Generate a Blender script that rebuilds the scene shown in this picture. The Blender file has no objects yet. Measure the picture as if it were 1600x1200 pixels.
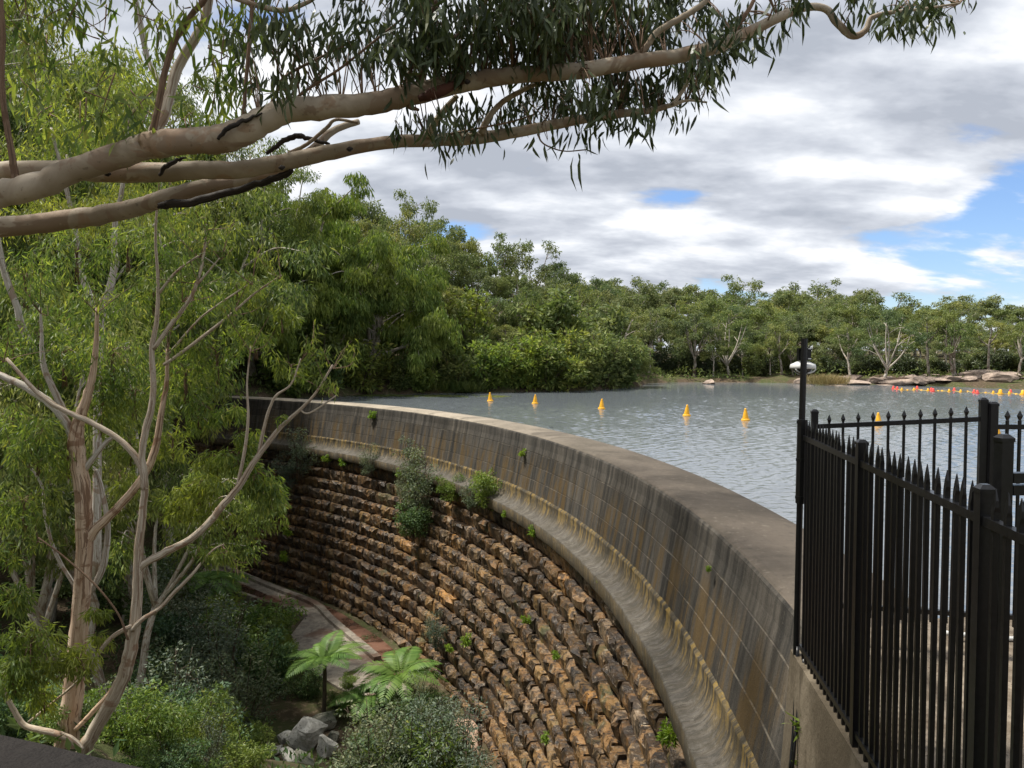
import bpy, bmesh, math, random
import numpy as np
from mathutils import Vector, Matrix
R = math.radians
S = bpy.context.scene
COL = S.collection
rs = np.random.RandomState
random.seed(7)

# ------------------------------------------------------------------ camera, sky, sun, exposure
EYE = np.array([0.0, 0.0, 3.6])
PITCH = R(2.5)
cam = bpy.data.objects.new('camera', bpy.data.cameras.new('camera'))
COL.objects.link(cam)
cam.location = EYE
cam.rotation_euler = (R(90) - PITCH, 0, 0)
cam.data.sensor_width = 36
cam.data.lens = 27.0
cam.data.clip_start = 0.05
cam.data.clip_end = 4000
S.camera = cam

SUN_EL, SUN_AZ = R(65), R(-80)          # azimuth from +Y (the view) towards +X
S.render.engine = 'CYCLES'
S.cycles.use_denoising = True
S.cycles.max_bounces = 7
S.cycles.diffuse_bounces = 4
S.cycles.glossy_bounces = 3
S.cycles.transmission_bounces = 4
S.cycles.transparent_max_bounces = 4
S.cycles.caustics_reflective = False
S.cycles.caustics_refractive = False
S.cycles.sample_clamp_indirect = 6.0
S.view_settings.view_transform = 'Standard'
S.view_settings.look = 'None'
S.view_settings.gamma = 1.0
S.view_settings.exposure = 0.98
S.view_settings.use_curve_mapping = False


def nd(nt, typ, ins=None, **props):
    n = nt.nodes.new(typ)
    for k, v in props.items():
        setattr(n, k, v)
    for k, v in (ins or {}).items():
        s = n.inputs[k]
        if isinstance(v, bpy.types.NodeSocket):
            nt.links.new(v, s)
        else:
            s.default_value = v
    return n


def rgb(c):
    return (c[0], c[1], c[2], 1.0)


def mixc(nt, fac, a, b, blend='MIX'):
    n = nt.nodes.new('ShaderNodeMix')
    n.data_type = 'RGBA'
    n.blend_type = blend
    for i, v in ((0, fac), (6, a), (7, b)):
        if isinstance(v, bpy.types.NodeSocket):
            nt.links.new(v, n.inputs[i])
        elif i == 0:
            n.inputs[0].default_value = v
        else:
            n.inputs[i].default_value = rgb(v)
    return n.outputs[2]


def mth(nt, op, a, b=None, c=None, clamp=False):
    n = nt.nodes.new('ShaderNodeMath')
    n.operation = op
    n.use_clamp = clamp
    for i, v in enumerate((a, b, c)):
        if v is None:
            continue
        if isinstance(v, bpy.types.NodeSocket):
            nt.links.new(v, n.inputs[i])
        else:
            n.inputs[i].default_value = v
    return n.outputs[0]


def mapr(nt, v, a, b, c=0.0, d=1.0, smooth=True):
    n = nd(nt, 'ShaderNodeMapRange', {0: v, 1: a, 2: b, 3: c, 4: d})
    n.interpolation_type = 'SMOOTHSTEP' if smooth else 'LINEAR'
    return n.outputs[0]


def noise(nt, vec, scale, detail=4.0, rough=0.55, dist=0.0):
    ins = {'Scale': scale, 'Detail': detail, 'Roughness': rough, 'Distortion': dist}
    if vec is not None:
        ins['Vector'] = vec
    return nd(nt, 'ShaderNodeTexNoise', ins).outputs[0]


def ramp(nt, v, stops):
    n = nd(nt, 'ShaderNodeValToRGB', {0: v})
    e = n.color_ramp.elements
    while len(e) < len(stops):
        e.new(0.5)
    for el, (p, c) in zip(e, stops):
        el.position = p
        el.color = rgb(c)
    return n.outputs[0]


def mapping(nt, vec, scale=(1, 1, 1), loc=(0, 0, 0), rot=(0, 0, 0)):
    return nd(nt, 'ShaderNodeMapping', {'Vector': vec, 'Scale': scale, 'Location': loc, 'Rotation': rot}).outputs[0]


def make_world():
    w = bpy.data.worlds.new('World')
    S.world = w
    w.use_nodes = True
    nt = w.node_tree
    nt.nodes.clear()
    out = nt.nodes.new('ShaderNodeOutputWorld')
    bg = nt.nodes.new('ShaderNodeBackground')
    nt.links.new(bg.outputs[0], out.inputs[0])
    bg.inputs[1].default_value = 0.1
    sky = nd(nt, 'ShaderNodeTexSky', sky_type='NISHITA')
    sky.sun_disc = False
    sky.sun_elevation = SUN_EL
    sky.sun_rotation = SUN_AZ % (2 * math.pi)
    sky.air_density = 1.0
    sky.dust_density = 0.4
    sky.ozone_density = 2.0
    tc = nt.nodes.new('ShaderNodeTexCoord').outputs['Generated']
    sp = nd(nt, 'ShaderNodeSeparateXYZ', {0: tc})
    x, y, z = sp.outputs
    zz = mth(nt, 'ADD', mth(nt, 'MAXIMUM', z, 0.0), 0.30)
    cv = nd(nt, 'ShaderNodeCombineXYZ', {0: mth(nt, 'DIVIDE', x, zz), 1: mth(nt, 'DIVIDE', y, zz), 2: 0.0}).outputs[0]
    cv = mapping(nt, cv, (1, 1.6, 1), (3.1, 1.7, 0.4))
    n1 = noise(nt, cv, 1.75, 9.0, 0.55, 0.15)
    n2 = noise(nt, mapping(nt, cv, (1, 1, 1), (9.3, 4.1, 0)), 2.9, 8.0, 0.55, 0.2)
    n3 = noise(nt, mapping(nt, cv, (1, 1, 1), (1.3, 14.1, 2.0)), 0.95, 3.0, 0.5, 0.0)
    n1b = noise(nt, mapping(nt, cv, (1, 1, 1), (-0.02, -0.16, 0)), 1.75, 5.0, 0.55, 0.15)
    # thinner cover low in the right of the view
    dg = nd(nt, 'ShaderNodeVectorMath', {0: tc, 1: Vector((0.60, 0.80, 0.085)).normalized()}, operation='DOT_PRODUCT').outputs['Value']
    gap = mapr(nt, dg, 0.975, 0.997)
    cov = mth(nt, 'ADD', n1, mth(nt, 'MULTIPLY', gap, -0.075))
    cov = mth(nt, 'ADD', cov, mapr(nt, z, 0.03, 0.30, 0.075, 0.18))
    cover = mapr(nt, cov, 0.44, 0.54)
    # cloud tone: bright upper edges, grey bases, soft layers between
    relief = mth(nt, 'MULTIPLY', mth(nt, 'SUBTRACT', n1, n1b), 1.1)
    t = mth(nt, 'ADD', mth(nt, 'ADD', mth(nt, 'MULTIPLY', n2, 0.55), mth(nt, 'MULTIPLY', n3, 0.45)), relief)
    tone = ramp(nt, t, [(0.34, (2.5, 2.7, 3.1)), (0.46, (3.35, 3.55, 3.95)), (0.55, (4.2, 4.4, 4.75)), (0.66, (5.6, 5.65, 5.8))])
    skc = mixc(nt, 1.0, sky.outputs[0], (0.62, 0.70, 0.86), 'MULTIPLY')
    c = mixc(nt, cover, skc, tone)
    nt.links.new(c, bg.inputs[0])


make_world()
sun = bpy.data.objects.new('sun', bpy.data.lights.new('sun', 'SUN'))
COL.objects.link(sun)
sun.data.energy = 3.7
sun.data.angle = R(3.5)
sun.data.color = (1.0, 0.955, 0.87)
SUNV = Vector((math.sin(SUN_AZ) * math.cos(SUN_EL), math.cos(SUN_AZ) * math.cos(SUN_EL), math.sin(SUN_EL)))
sun.rotation_euler = SUNV.to_track_quat('Z', 'Y').to_euler()
sun.location = (0, 0, 60)


# ------------------------------------------------------------------ places
def pt(px, py, d):
    """The point seen at photograph pixel (px, py), d metres ahead."""
    x, y = (px - 800) / 1200, (600 - py) / 1200
    c, s = math.cos(PITCH), math.sin(PITCH)
    v = np.array([x, c + y * s, -s + y * c])
    return EYE + v * (d / v[1])


def gp(px, py, z):
    """The point seen at pixel (px, py) on the level z."""
    x, y = (px - 800) / 1200, (600 - py) / 1200
    c, s = math.cos(PITCH), math.sin(PITCH)
    v = np.array([x, c + y * s, -s + y * c])
    return EYE + v * ((z - EYE[2]) / v[2])


# ------------------------------------------------------------------ object helpers
def tag(o, label=None, cat=None, group=None, kind=None):
    for k, v in (('label', label), ('category', cat), ('group', group), ('kind', kind)):
        if v:
            o[k] = v
    return o


def thing(name, label, cat, loc=(0, 0, 0), group=None, rotz=0.0, scale=1.0):
    o = bpy.data.objects.new(name, None)
    o.empty_display_size = 0.2
    COL.objects.link(o)
    o.location = [float(a) for a in loc]
    o.rotation_euler = (0, 0, rotz)
    o.scale = (scale,) * 3
    return tag(o, label, cat, group)


def link(name, me, parent=None, loc=None, rot=None, scale=None):
    o = bpy.data.objects.new(name, me)
    COL.objects.link(o)
    if parent:
        o.parent = parent
    if loc is not None:
        o.location = [float(a) for a in loc]
    if rot is not None:
        o.rotation_euler = rot
    if scale is not None:
        o.scale = scale
    return o


class MB:
    """Collects geometry for one mesh."""
    def __init__(self):
        self.v, self.f, self.uv, self.n = [], [], [], 0

    def add(self, v, f, uv=None):
        v = np.asarray(v, dtype=np.float64)
        self.v.append(v)
        for a in f:
            self.f.append((np.asarray(a, dtype=np.int64) + self.n))
        self.uv.append(np.zeros((len(v), 2)) if uv is None else np.asarray(uv, dtype=np.float64))
        self.n += len(v)
        return self

    def mesh(self, name, mat, smooth=False):
        me = bpy.data.meshes.new(name)
        V = np.concatenate(self.v)
        me.vertices.add(len(V))
        me.vertices.foreach_set('co', V.astype(np.float32).ravel())
        sizes, loops = [], []
        for a in self.f:
            if a.ndim == 1:
                a = a[None]
            if len(a):
                sizes.append(np.full(len(a), a.shape[1]))
                loops.append(a.ravel())
        sizes, loops = np.concatenate(sizes), np.concatenate(loops)
        me.loops.add(len(loops))
        me.loops.foreach_set('vertex_index', loops.astype(np.int32))
        me.polygons.add(len(sizes))
        st = np.concatenate([[0], np.cumsum(sizes)[:-1]])
        me.polygons.foreach_set('loop_start', st.astype(np.int32))
        try:
            me.polygons.foreach_set('loop_total', sizes.astype(np.int32))
        except Exception:
            pass
        me.polygons.foreach_set('use_smooth', np.full(len(sizes), bool(smooth)))
        U = np.concatenate(self.uv)
        if U.any():
            l = me.uv_layers.new(name='UVMap')
            l.data.foreach_set('uv', U[loops].astype(np.float32).ravel())
        me.update(calc_edges=True)
        me.validate()
        for m in (mat if isinstance(mat, (list, tuple)) else [mat]):
            me.materials.append(m)
        return me

    def box(self, c, s, rz=0.0, tilt=None):
        h = np.array(s) / 2
        v = np.array([[x, y, z] for z in (-1, 1) for y in (-1, 1) for x in (-1, 1)]) * h
        if tilt is not None:
            v = v @ np.array(tilt).T
        a, b = math.cos(rz), math.sin(rz)
        v = v @ np.array([[a, b, 0], [-b, a, 0], [0, 0, 1]]) + np.array(c)
        return self.add(v, [np.array([[0, 2, 3, 1], [4, 5, 7, 6], [0, 1, 5, 4], [2, 6, 7, 3], [0, 4, 6, 2], [1, 3, 7, 5]])])

    def tube(self, P, r, n=6, cap=True, jit=0.0, rng=None):
        P = np.asarray(P, float)
        r = np.broadcast_to(np.asarray(r, float), (len(P),)).copy()
        T = np.gradient(P, axis=0)
        T /= np.linalg.norm(T, axis=1)[:, None] + 1e-12
        up = np.array([0.13, 0.21, 0.97])
        if abs(T[0] @ up) > 0.9:
            up = np.array([0.95, 0.2, 0.1])
        rows = []
        a = np.linspace(0, 2 * np.pi, n, endpoint=False)
        for p, t, q in zip(P, T, r):
            s = np.cross(up, t)
            s /= np.linalg.norm(s) + 1e-12
            u = np.cross(t, s)
            up = u
            k = q * (1 + (rng.uniform(-jit, jit, n) if rng is not None else 0))
            rows.append(p + np.outer(np.cos(a) * k, s) + np.outer(np.sin(a) * k, u))
        V = np.concatenate(rows)
        m = len(P)
        i = np.arange(m - 1)[:, None] * n
        j = np.arange(n)[None]
        q = np.stack([i + j, i + (j + 1) % n, i + n + (j + 1) % n, i + n + j], -1).reshape(-1, 4)
        f = [q]
        if cap:
            f += [np.arange(n)[::-1][None], (np.arange(n) + (m - 1) * n)[None]]
        L = np.concatenate([[0], np.cumsum(np.linalg.norm(np.diff(P, axis=0), axis=1))])
        uv = np.stack([np.tile(a / (2 * np.pi), m), np.repeat(L, n)], 1)
        return self.add(V, f, uv)

    def lathe(self, prof, pos, closed=False, caps=True):
        """prof: list of 2D points; pos(u, w) maps the section to world at each station."""
        sec = [np.array([p(q) for q in prof]) for p in pos]
        m, n = len(sec), len(prof)
        V = np.concatenate(sec)
        i = np.arange(m - 1)[:, None] * n
        k = n if closed else n - 1
        j = np.arange(k)[None]
        q = np.stack([i + j, i + n + j, i + n + (j + 1) % n, i + (j + 1) % n], -1).reshape(-1, 4)
        f = [q]
        if closed and caps:
            f += [np.arange(n)[None], (np.arange(n)[::-1] + (m - 1) * n)[None]]
        return self.add(V, f)


def smooth_line(P, k=5):
    """Catmull-Rom through the rows of P."""
    P = np.asarray(P, float)
    if len(P) < 3:
        return P
    Q = np.vstack([2 * P[0] - P[1], P, 2 * P[-1] - P[-2]])
    out = []
    for i in range(1, len(Q) - 2):
        a, b, c, d = Q[i - 1], Q[i], Q[i + 1], Q[i + 2]
        for t in np.linspace(0, 1, k, endpoint=False):
            out.append(0.5 * ((2 * b) + (c - a) * t + (2 * a - 5 * b + 4 * c - d) * t * t + (3 * b - a - 3 * c + d) * t ** 3))
    out.append(P[-1])
    return np.array(out)


def limb(mb, pts, depth, n=8, k=5, rng=None, wob=0.0):
    """pts: (px, py, width px[, depth])."""
    L = []
    for p in pts:
        d = p[3] if len(p) > 3 else depth
        q = pt(p[0], p[1], d)
        L.append([*q, p[2] / 2400 * d])
    L = smooth_line(L, k)
    P, r = L[:, :3], L[:, 3]
    if rng is not None and wob:
        P = P + rng.normal(0, wob, P.shape) * r[:, None]
        r = r * (1 + rng.uniform(-0.03, 0.03, len(r)))
    mb.tube(P, np.maximum(r, 0.003), n)
    return P


def unit(v):
    return v / (np.linalg.norm(v, axis=-1, keepdims=True) + 1e-12)


def leaves(mb, pos, d, L, W, rng, curve=0.12, long=False):
    """Adds one lanceolate leaf per row of pos, pointing along d."""
    n = len(pos)
    d = unit(d)
    nr = unit(np.cross(d, rng.normal(size=(n, 3))))
    sd = np.cross(d, nr)
    L = (np.broadcast_to(L, (n,)) * rng.uniform(0.7, 1.2, n))[:, None]
    W = (np.broadcast_to(W, (n,)) * rng.uniform(0.75, 1.2, n))[:, None]
    cv = curve * rng.uniform(-1, 1, (n, 1)) * L
    if not long:
        v = np.stack([pos, pos + d * L * 0.42 + sd * W / 2 + nr * cv, pos + d * L, pos + d * L * 0.42 - sd * W / 2 + nr * cv], 1)
        mb.add(v.reshape(-1, 3), [np.arange(4 * n).reshape(n, 4)])
    else:
        c2 = cv * 1.2
        bend = sd * (rng.uniform(-0.12, 0.12, (n, 1)) * L)
        v = np.stack([pos,
                      pos + d * L * .28 + sd * W * .42 + nr * cv, pos + d * L * .28 - sd * W * .42 + nr * cv,
                      pos + d * L * .62 + sd * W * .40 + nr * c2 + bend, pos + d * L * .62 - sd * W * .40 + nr * c2 + bend,
                      pos + d * L + bend * 2.6], 1)
        b = np.arange(n)[:, None] * 6
        mb.add(v.reshape(-1, 3), [b + [[0, 2, 1]], b + [[1, 2, 4, 3]], b + [[3, 4, 5]]])


def ball(rng, n, shell=0.5):
    v = unit(rng.normal(size=(n, 3)))
    return v * (rng.uniform(shell ** 3, 1, n) ** (1 / 3))[:, None]


# ------------------------------------------------------------------ materials
def material(name):
    m = bpy.data.materials.new(name)
    m.use_nodes = True
    nt = m.node_tree
    nt.nodes.clear()
    out = nt.nodes.new('ShaderNodeOutputMaterial')
    return m, nt, out


def pbsdf(nt, out, col, rough=0.7, spec=0.4, bump=None, bstr=0.3, bdist=0.02, metal=0.0):
    p = nt.nodes.new('ShaderNodeBsdfPrincipled')
    for k, v in (('Base Color', col), ('Roughness', rough), ('Specular IOR Level', spec), ('Metallic', metal)):
        if isinstance(v, bpy.types.NodeSocket):
            nt.links.new(v, p.inputs[k])
        else:
            p.inputs[k].default_value = rgb(v) if k == 'Base Color' else v
    if bump is not None:
        b = nd(nt, 'ShaderNodeBump', {'Height': bump, 'Strength': bstr, 'Distance': bdist})
        nt.links.new(b.outputs[0], p.inputs['Normal'])
    if out is not None:
        nt.links.new(p.outputs[0], out.inputs[0])
    return p


def geo(nt):
    return nt.nodes.new('ShaderNodeNewGeometry')


def rnd(nt):
    """One random value per piece: per island and per object."""
    g = geo(nt).outputs['Random Per Island']
    o = nt.nodes.new('ShaderNodeObjectInfo').outputs['Random']
    return mth(nt, 'FRACT', mth(nt, 'ADD', g, mth(nt, 'MULTIPLY', o, 3.7))), o, g


def leaf_mat(name, dark, mid, bright, trans=0.35, hue_by_tree=0.35, rough=0.42, tint=(1.25, 1.3, 0.55)):
    m, nt, out = material(name)
    r, o, g = rnd(nt)
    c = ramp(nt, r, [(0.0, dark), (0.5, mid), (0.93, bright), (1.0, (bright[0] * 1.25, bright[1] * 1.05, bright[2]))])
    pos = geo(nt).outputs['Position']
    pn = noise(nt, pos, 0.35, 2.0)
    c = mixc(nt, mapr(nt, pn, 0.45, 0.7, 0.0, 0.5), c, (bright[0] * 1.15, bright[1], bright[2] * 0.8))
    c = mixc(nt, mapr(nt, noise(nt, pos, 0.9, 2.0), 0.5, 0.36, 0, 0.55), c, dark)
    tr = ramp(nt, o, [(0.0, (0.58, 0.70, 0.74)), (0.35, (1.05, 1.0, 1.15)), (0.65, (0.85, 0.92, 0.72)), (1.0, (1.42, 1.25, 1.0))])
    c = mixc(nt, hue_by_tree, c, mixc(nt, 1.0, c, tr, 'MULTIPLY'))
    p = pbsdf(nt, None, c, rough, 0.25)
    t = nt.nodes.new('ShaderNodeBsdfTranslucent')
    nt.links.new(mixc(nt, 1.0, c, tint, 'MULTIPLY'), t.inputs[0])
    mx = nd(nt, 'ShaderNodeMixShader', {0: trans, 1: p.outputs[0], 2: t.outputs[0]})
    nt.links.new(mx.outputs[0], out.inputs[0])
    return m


def bark_mat(name, a, b, patch, stretch=True, scale=1.0, pale=0.5):
    m, nt, out = material(name)
    tc = nt.nodes.new('ShaderNodeTexCoord')
    uv, ob = tc.outputs['UV'], geo(nt).outputs['Position']
    v = mapping(nt, uv, (5, 0.9, 1)) if stretch else ob
    n1 = noise(nt, v, 2.2 * scale, 5.0, 0.6, 0.6)
    n2 = noise(nt, ob, 3.0 * scale, 4.0, 0.6, 0.8)
    n3 = noise(nt, ob, 22.0 * scale, 3.0, 0.6)
    c = mixc(nt, mapr(nt, n1, 0.35, 0.65), a, b)
    n4 = noise(nt, mapping(nt, uv, (4.0, 0.55, 1), (3, 7, 0)) if stretch else ob, 2.4 * scale, 4.0, 0.65, 0.9)
    c = mixc(nt, mapr(nt, n4, 0.53, 0.57, 0, 0.85), c, patch)
    c = mixc(nt, mapr(nt, n2, 0.57, 0.63, 0, 0.7), c, (patch[0] * 1.2, patch[1] * 1.1, patch[2]))
    c = mixc(nt, mapr(nt, n3, 0.62, 0.72, 0, 0.55), c, (patch[0] * .4, patch[1] * .4, patch[2] * .4))
    h = mth(nt, 'ADD', mth(nt, 'MULTIPLY', n1, 0.7), mth(nt, 'MULTIPLY', n3, 0.3))
    pbsdf(nt, out, c, 0.72, 0.25, h, 0.35, 0.012)
    return m


def flat_mat(name, c, rough=0.5, spec=0.4, var=0.12, scale=12.0, metal=0.0):
    m, nt, out = material(name)
    n = noise(nt, geo(nt).outputs['Position'], scale, 4.0, 0.6)
    col = mixc(nt, mapr(nt, n, 0.3, 0.7), [x * (1 - var) for x in c], [min(1, x * (1 + var)) for x in c])
    pbsdf(nt, out, col, rough, spec, n, 0.08, 0.01, metal)
    return m


def rock_mat(name, a, b, c3, scale=1.0, rough=0.85):
    m, nt, out = material(name)
    pos = geo(nt).outputs['Position']
    n1 = noise(nt, pos, 1.3 * scale, 6.0, 0.62, 0.4)
    n2 = noise(nt, pos, 9.0 * scale, 5.0, 0.65)
    n3 = noise(nt, pos, 40.0 * scale, 2.0, 0.6)
    c = mixc(nt, mapr(nt, n1, 0.38, 0.62), a, b)
    c = mixc(nt, mapr(nt, n2, 0.54, 0.66, 0, 0.8), c, c3)
    h = mth(nt, 'ADD', n2, mth(nt, 'MULTIPLY', n3, 0.35))
    pbsdf(nt, out, c, rough, 0.3, h, 0.6, 0.04)
    return m


M = {}
M['gum_far'] = leaf_mat('gum_leaves_distant', (0.0832, 0.1181, 0.0483), (0.1503, 0.1879, 0.0751), (0.2483, 0.2818, 0.1141), 0.36, 0.9, 0.6, (1.15, 1.2, 0.75))
M['gum_mid'] = leaf_mat('gum_leaves_hillside', (0.0738, 0.11, 0.0376), (0.1503, 0.1959, 0.0617), (0.2818, 0.3113, 0.1007), 0.46, 0.9, 0.5, (1.15, 1.22, 0.65))
M['gum_weep'] = leaf_mat('weeping_gum_leaves', (0.092, 0.1437, 0.0345), (0.161, 0.2242, 0.0517), (0.2587, 0.3105, 0.0747), 0.48, 0.5, 0.5, (1.15, 1.22, 0.65))
M['gum_near'] = leaf_mat('young_gum_leaves', (0.0822, 0.1328, 0.0379), (0.1581, 0.215, 0.0582), (0.3162, 0.3542, 0.0885), 0.5, 0.4, 0.45, (1.25, 1.3, 0.6))
M['gum_over'] = leaf_mat('overhanging_gum_leaves', (0.0325, 0.0475, 0.0225), (0.0525, 0.0725, 0.0325), (0.0938, 0.1187, 0.0525), 0.16, 0.2, 0.38)  # dark tone: shade of the canopy above put into the colour
M['shrub_dark'] = leaf_mat('dark_shrub_leaves', (0.0386, 0.0759, 0.0386), (0.08, 0.138, 0.0635), (0.1449, 0.2139, 0.0966), 0.28, 0.8, 0.6)
M['shrub_blue'] = leaf_mat('bluish_shrub_leaves', (0.075, 0.105, 0.075), (0.120, 0.155, 0.108), (0.190, 0.225, 0.155), 0.28, 0.6, 0.65)
M['shrub_green'] = leaf_mat('green_shrub_leaves', (0.076, 0.127, 0.0304), (0.138, 0.207, 0.0469), (0.2346, 0.2966, 0.076), 0.35, 0.8)
M['fern'] = leaf_mat('tree_fern_fronds', (0.0702, 0.1404, 0.0312), (0.117, 0.2106, 0.0468), (0.1638, 0.2652, 0.0663), 0.40, 0.4, 0.5, (1.1, 1.25, 0.6))
M['bright'] = leaf_mat('bright_fern_leaves', (0.11, 0.19, 0.020), (0.17, 0.27, 0.030), (0.24, 0.34, 0.045), 0.4, 0.5)
M['sedge'] = leaf_mat('sedge_blades', (0.060, 0.095, 0.022), (0.110, 0.150, 0.035), (0.180, 0.210, 0.060), 0.3, 0.6)
M['reed'] = leaf_mat('dry_reed_blades', (0.20, 0.16, 0.07), (0.30, 0.25, 0.11), (0.38, 0.32, 0.16), 0.3, 0.5, 0.6, (1, 1, 0.8))
M['bark_cream'] = bark_mat('cream_gum_bark', (0.34, 0.265, 0.19), (0.56, 0.49, 0.39), (0.20, 0.125, 0.08))
M['bark_tan'] = bark_mat('tan_gum_bark', (0.44, 0.30, 0.20), (0.64, 0.50, 0.37), (0.17, 0.095, 0.055))
M['bark_grey'] = bark_mat('pale_grey_gum_bark', (0.34, 0.30, 0.245), (0.58, 0.54, 0.47), (0.20, 0.14, 0.095))
M['bark_over'] = bark_mat('limb_bark', (0.27, 0.215, 0.15), (0.43, 0.36, 0.275), (0.24, 0.17, 0.115), stretch=False, scale=1.0)
M['bark_brown'] = bark_mat('brown_branch_bark', (0.16, 0.10, 0.06), (0.26, 0.17, 0.11), (0.09, 0.055, 0.035))
M['bark_dead'] = bark_mat('dead_wood', (0.020, 0.016, 0.013), (0.050, 0.038, 0.03), (0.012, 0.010, 0.009))
M['bark_far'] = bark_mat('distant_gum_bark', (0.20, 0.17, 0.135), (0.36, 0.325, 0.275), (0.12, 0.085, 0.06), stretch=False)
M['stem'] = bark_mat('shrub_stem', (0.06, 0.045, 0.03), (0.12, 0.09, 0.06), (0.04, 0.03, 0.02))
M['redbark'] = flat_mat('raw_red_bark', (0.085, 0.036, 0.025), 0.7, 0.2, 0.35)
M['black'] = flat_mat('black_painted_steel', (0.006, 0.006, 0.0068), 0.32, 0.4, 0.35, 40)
M['white'] = flat_mat('white_plastic', (0.62, 0.62, 0.60), 0.4, 0.4, 0.06)
M['steel'] = flat_mat('steel_band', (0.55, 0.55, 0.54), 0.3, 0.5, 0.1, 12, 0.9)
M['glass'] = flat_mat('smoked_dome', (0.02, 0.02, 0.022), 0.08, 0.6, 0.1)
M['buoy'] = flat_mat('yellow_buoy_plastic', (0.80, 0.40, 0.02), 0.45, 0.4, 0.08)
M['buoy_base'] = flat_mat('buoy_float', (0.70, 0.36, 0.03), 0.6, 0.3, 0.15)
M['red'] = flat_mat('red_float_plastic', (0.72, 0.07, 0.055), 0.45, 0.4, 0.1)
M['rope'] = flat_mat('rope_line', (0.50, 0.38, 0.12), 0.8, 0.2, 0.1)
M['rock'] = rock_mat('grey_boulder', (0.24, 0.23, 0.20), (0.42, 0.405, 0.36), (0.09, 0.088, 0.075), 1.6)
M['rock_moss'] = rock_mat('mossy_boulder', (0.075, 0.08, 0.055), (0.20, 0.19, 0.15), (0.035, 0.04, 0.025))
M['sandstone'] = rock_mat('pink_sandstone', (0.24, 0.155, 0.105), (0.38, 0.26, 0.185), (0.14, 0.09, 0.06), 0.8)
M['ledge'] = rock_mat('shore_sandstone', (0.20, 0.155, 0.125), (0.36, 0.28, 0.225), (0.10, 0.075, 0.06), 0.6)
M['timber'] = rock_mat('weathered_timber', (0.010, 0.008, 0.0065), (0.024, 0.0195, 0.0165), (0.006, 0.005, 0.0045), 1.6)
M['mortar'] = rock_mat('dark_mortar', (0.012, 0.010, 0.008), (0.028, 0.022, 0.016), (0.010, 0.009, 0.007))


def stone_mat():
    m, nt, out = material('rock_faced_sandstone')
    r, o, g = rnd(nt)
    pos = geo(nt).outputs['Position']
    n1 = noise(nt, pos, 1.8, 5.0, 0.65, 0.5)
    n2 = noise(nt, pos, 9.0, 5.0, 0.65, 0.6)
    n3 = noise(nt, pos, 45.0, 2.0, 0.6)
    n4 = noise(nt, mapping(nt, pos, (2.2, 2.2, 0.25)), 1.6, 4.0, 0.6, 0.3)
    c = ramp(nt, r, [(0.0, (0.040, 0.025, 0.014)), (0.25, (0.085, 0.050, 0.022)), (0.55, (0.185, 0.108, 0.042)),
                     (0.78, (0.26, 0.158, 0.062)), (0.92, (0.190, 0.145, 0.100)), (1.0, (0.40, 0.20, 0.055))])
    c = mixc(nt, mapr(nt, n1, 0.44, 0.62, 0, 0.7), c, (0.205, 0.098, 0.026))
    c = mixc(nt, mapr(nt, n4, 0.46, 0.58, 0, 0.85), c, (0.026, 0.018, 0.012))
    c = mixc(nt, mapr(nt, n2, 0.58, 0.66, 0, 0.7), c, (0.34, 0.26, 0.175))  # pale speckles paint sun glints on the wet stone
    c = mixc(nt, mapr(nt, n2, 0.48, 0.38, 0, 0.9), c, (0.014, 0.010, 0.008))
    ns = noise(nt, pos, 0.9, 4.0, 0.6)
    c = mixc(nt, mapr(nt, ns, 0.60, 0.70, 0, 0.5), c, (0.060, 0.075, 0.022))
    nw = noise(nt, mapping(nt, pos, (1, 1, 0.4), (5, 3, 1)), 0.55, 6.0, 0.65, 0.6)
    c = mixc(nt, mapr(nt, nw, 0.47, 0.60, 0, 0.8), c, mixc(nt, 1.0, c, (0.36, 0.38, 0.42), 'MULTIPLY'))
    nl = noise(nt, pos, 3.2, 6.0, 0.75)
    c = mixc(nt, mapr(nt, nl, 0.60, 0.68, 0, 0.7), c, (0.34, 0.29, 0.22))
    # a wet, darker base along the toe
    z = nd(nt, 'ShaderNodeSeparateXYZ', {0: pos}).outputs[2]
    h = mth(nt, 'ADD', n2, mth(nt, 'MULTIPLY', n3, 0.3))
    rough = mapr(nt, n1, 0.35, 0.7, 0.28, 0.65)
    pbsdf(nt, out, c, rough, 0.45, h, 0.9, 0.06)
    return m


M['stone'] = stone_mat()


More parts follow.
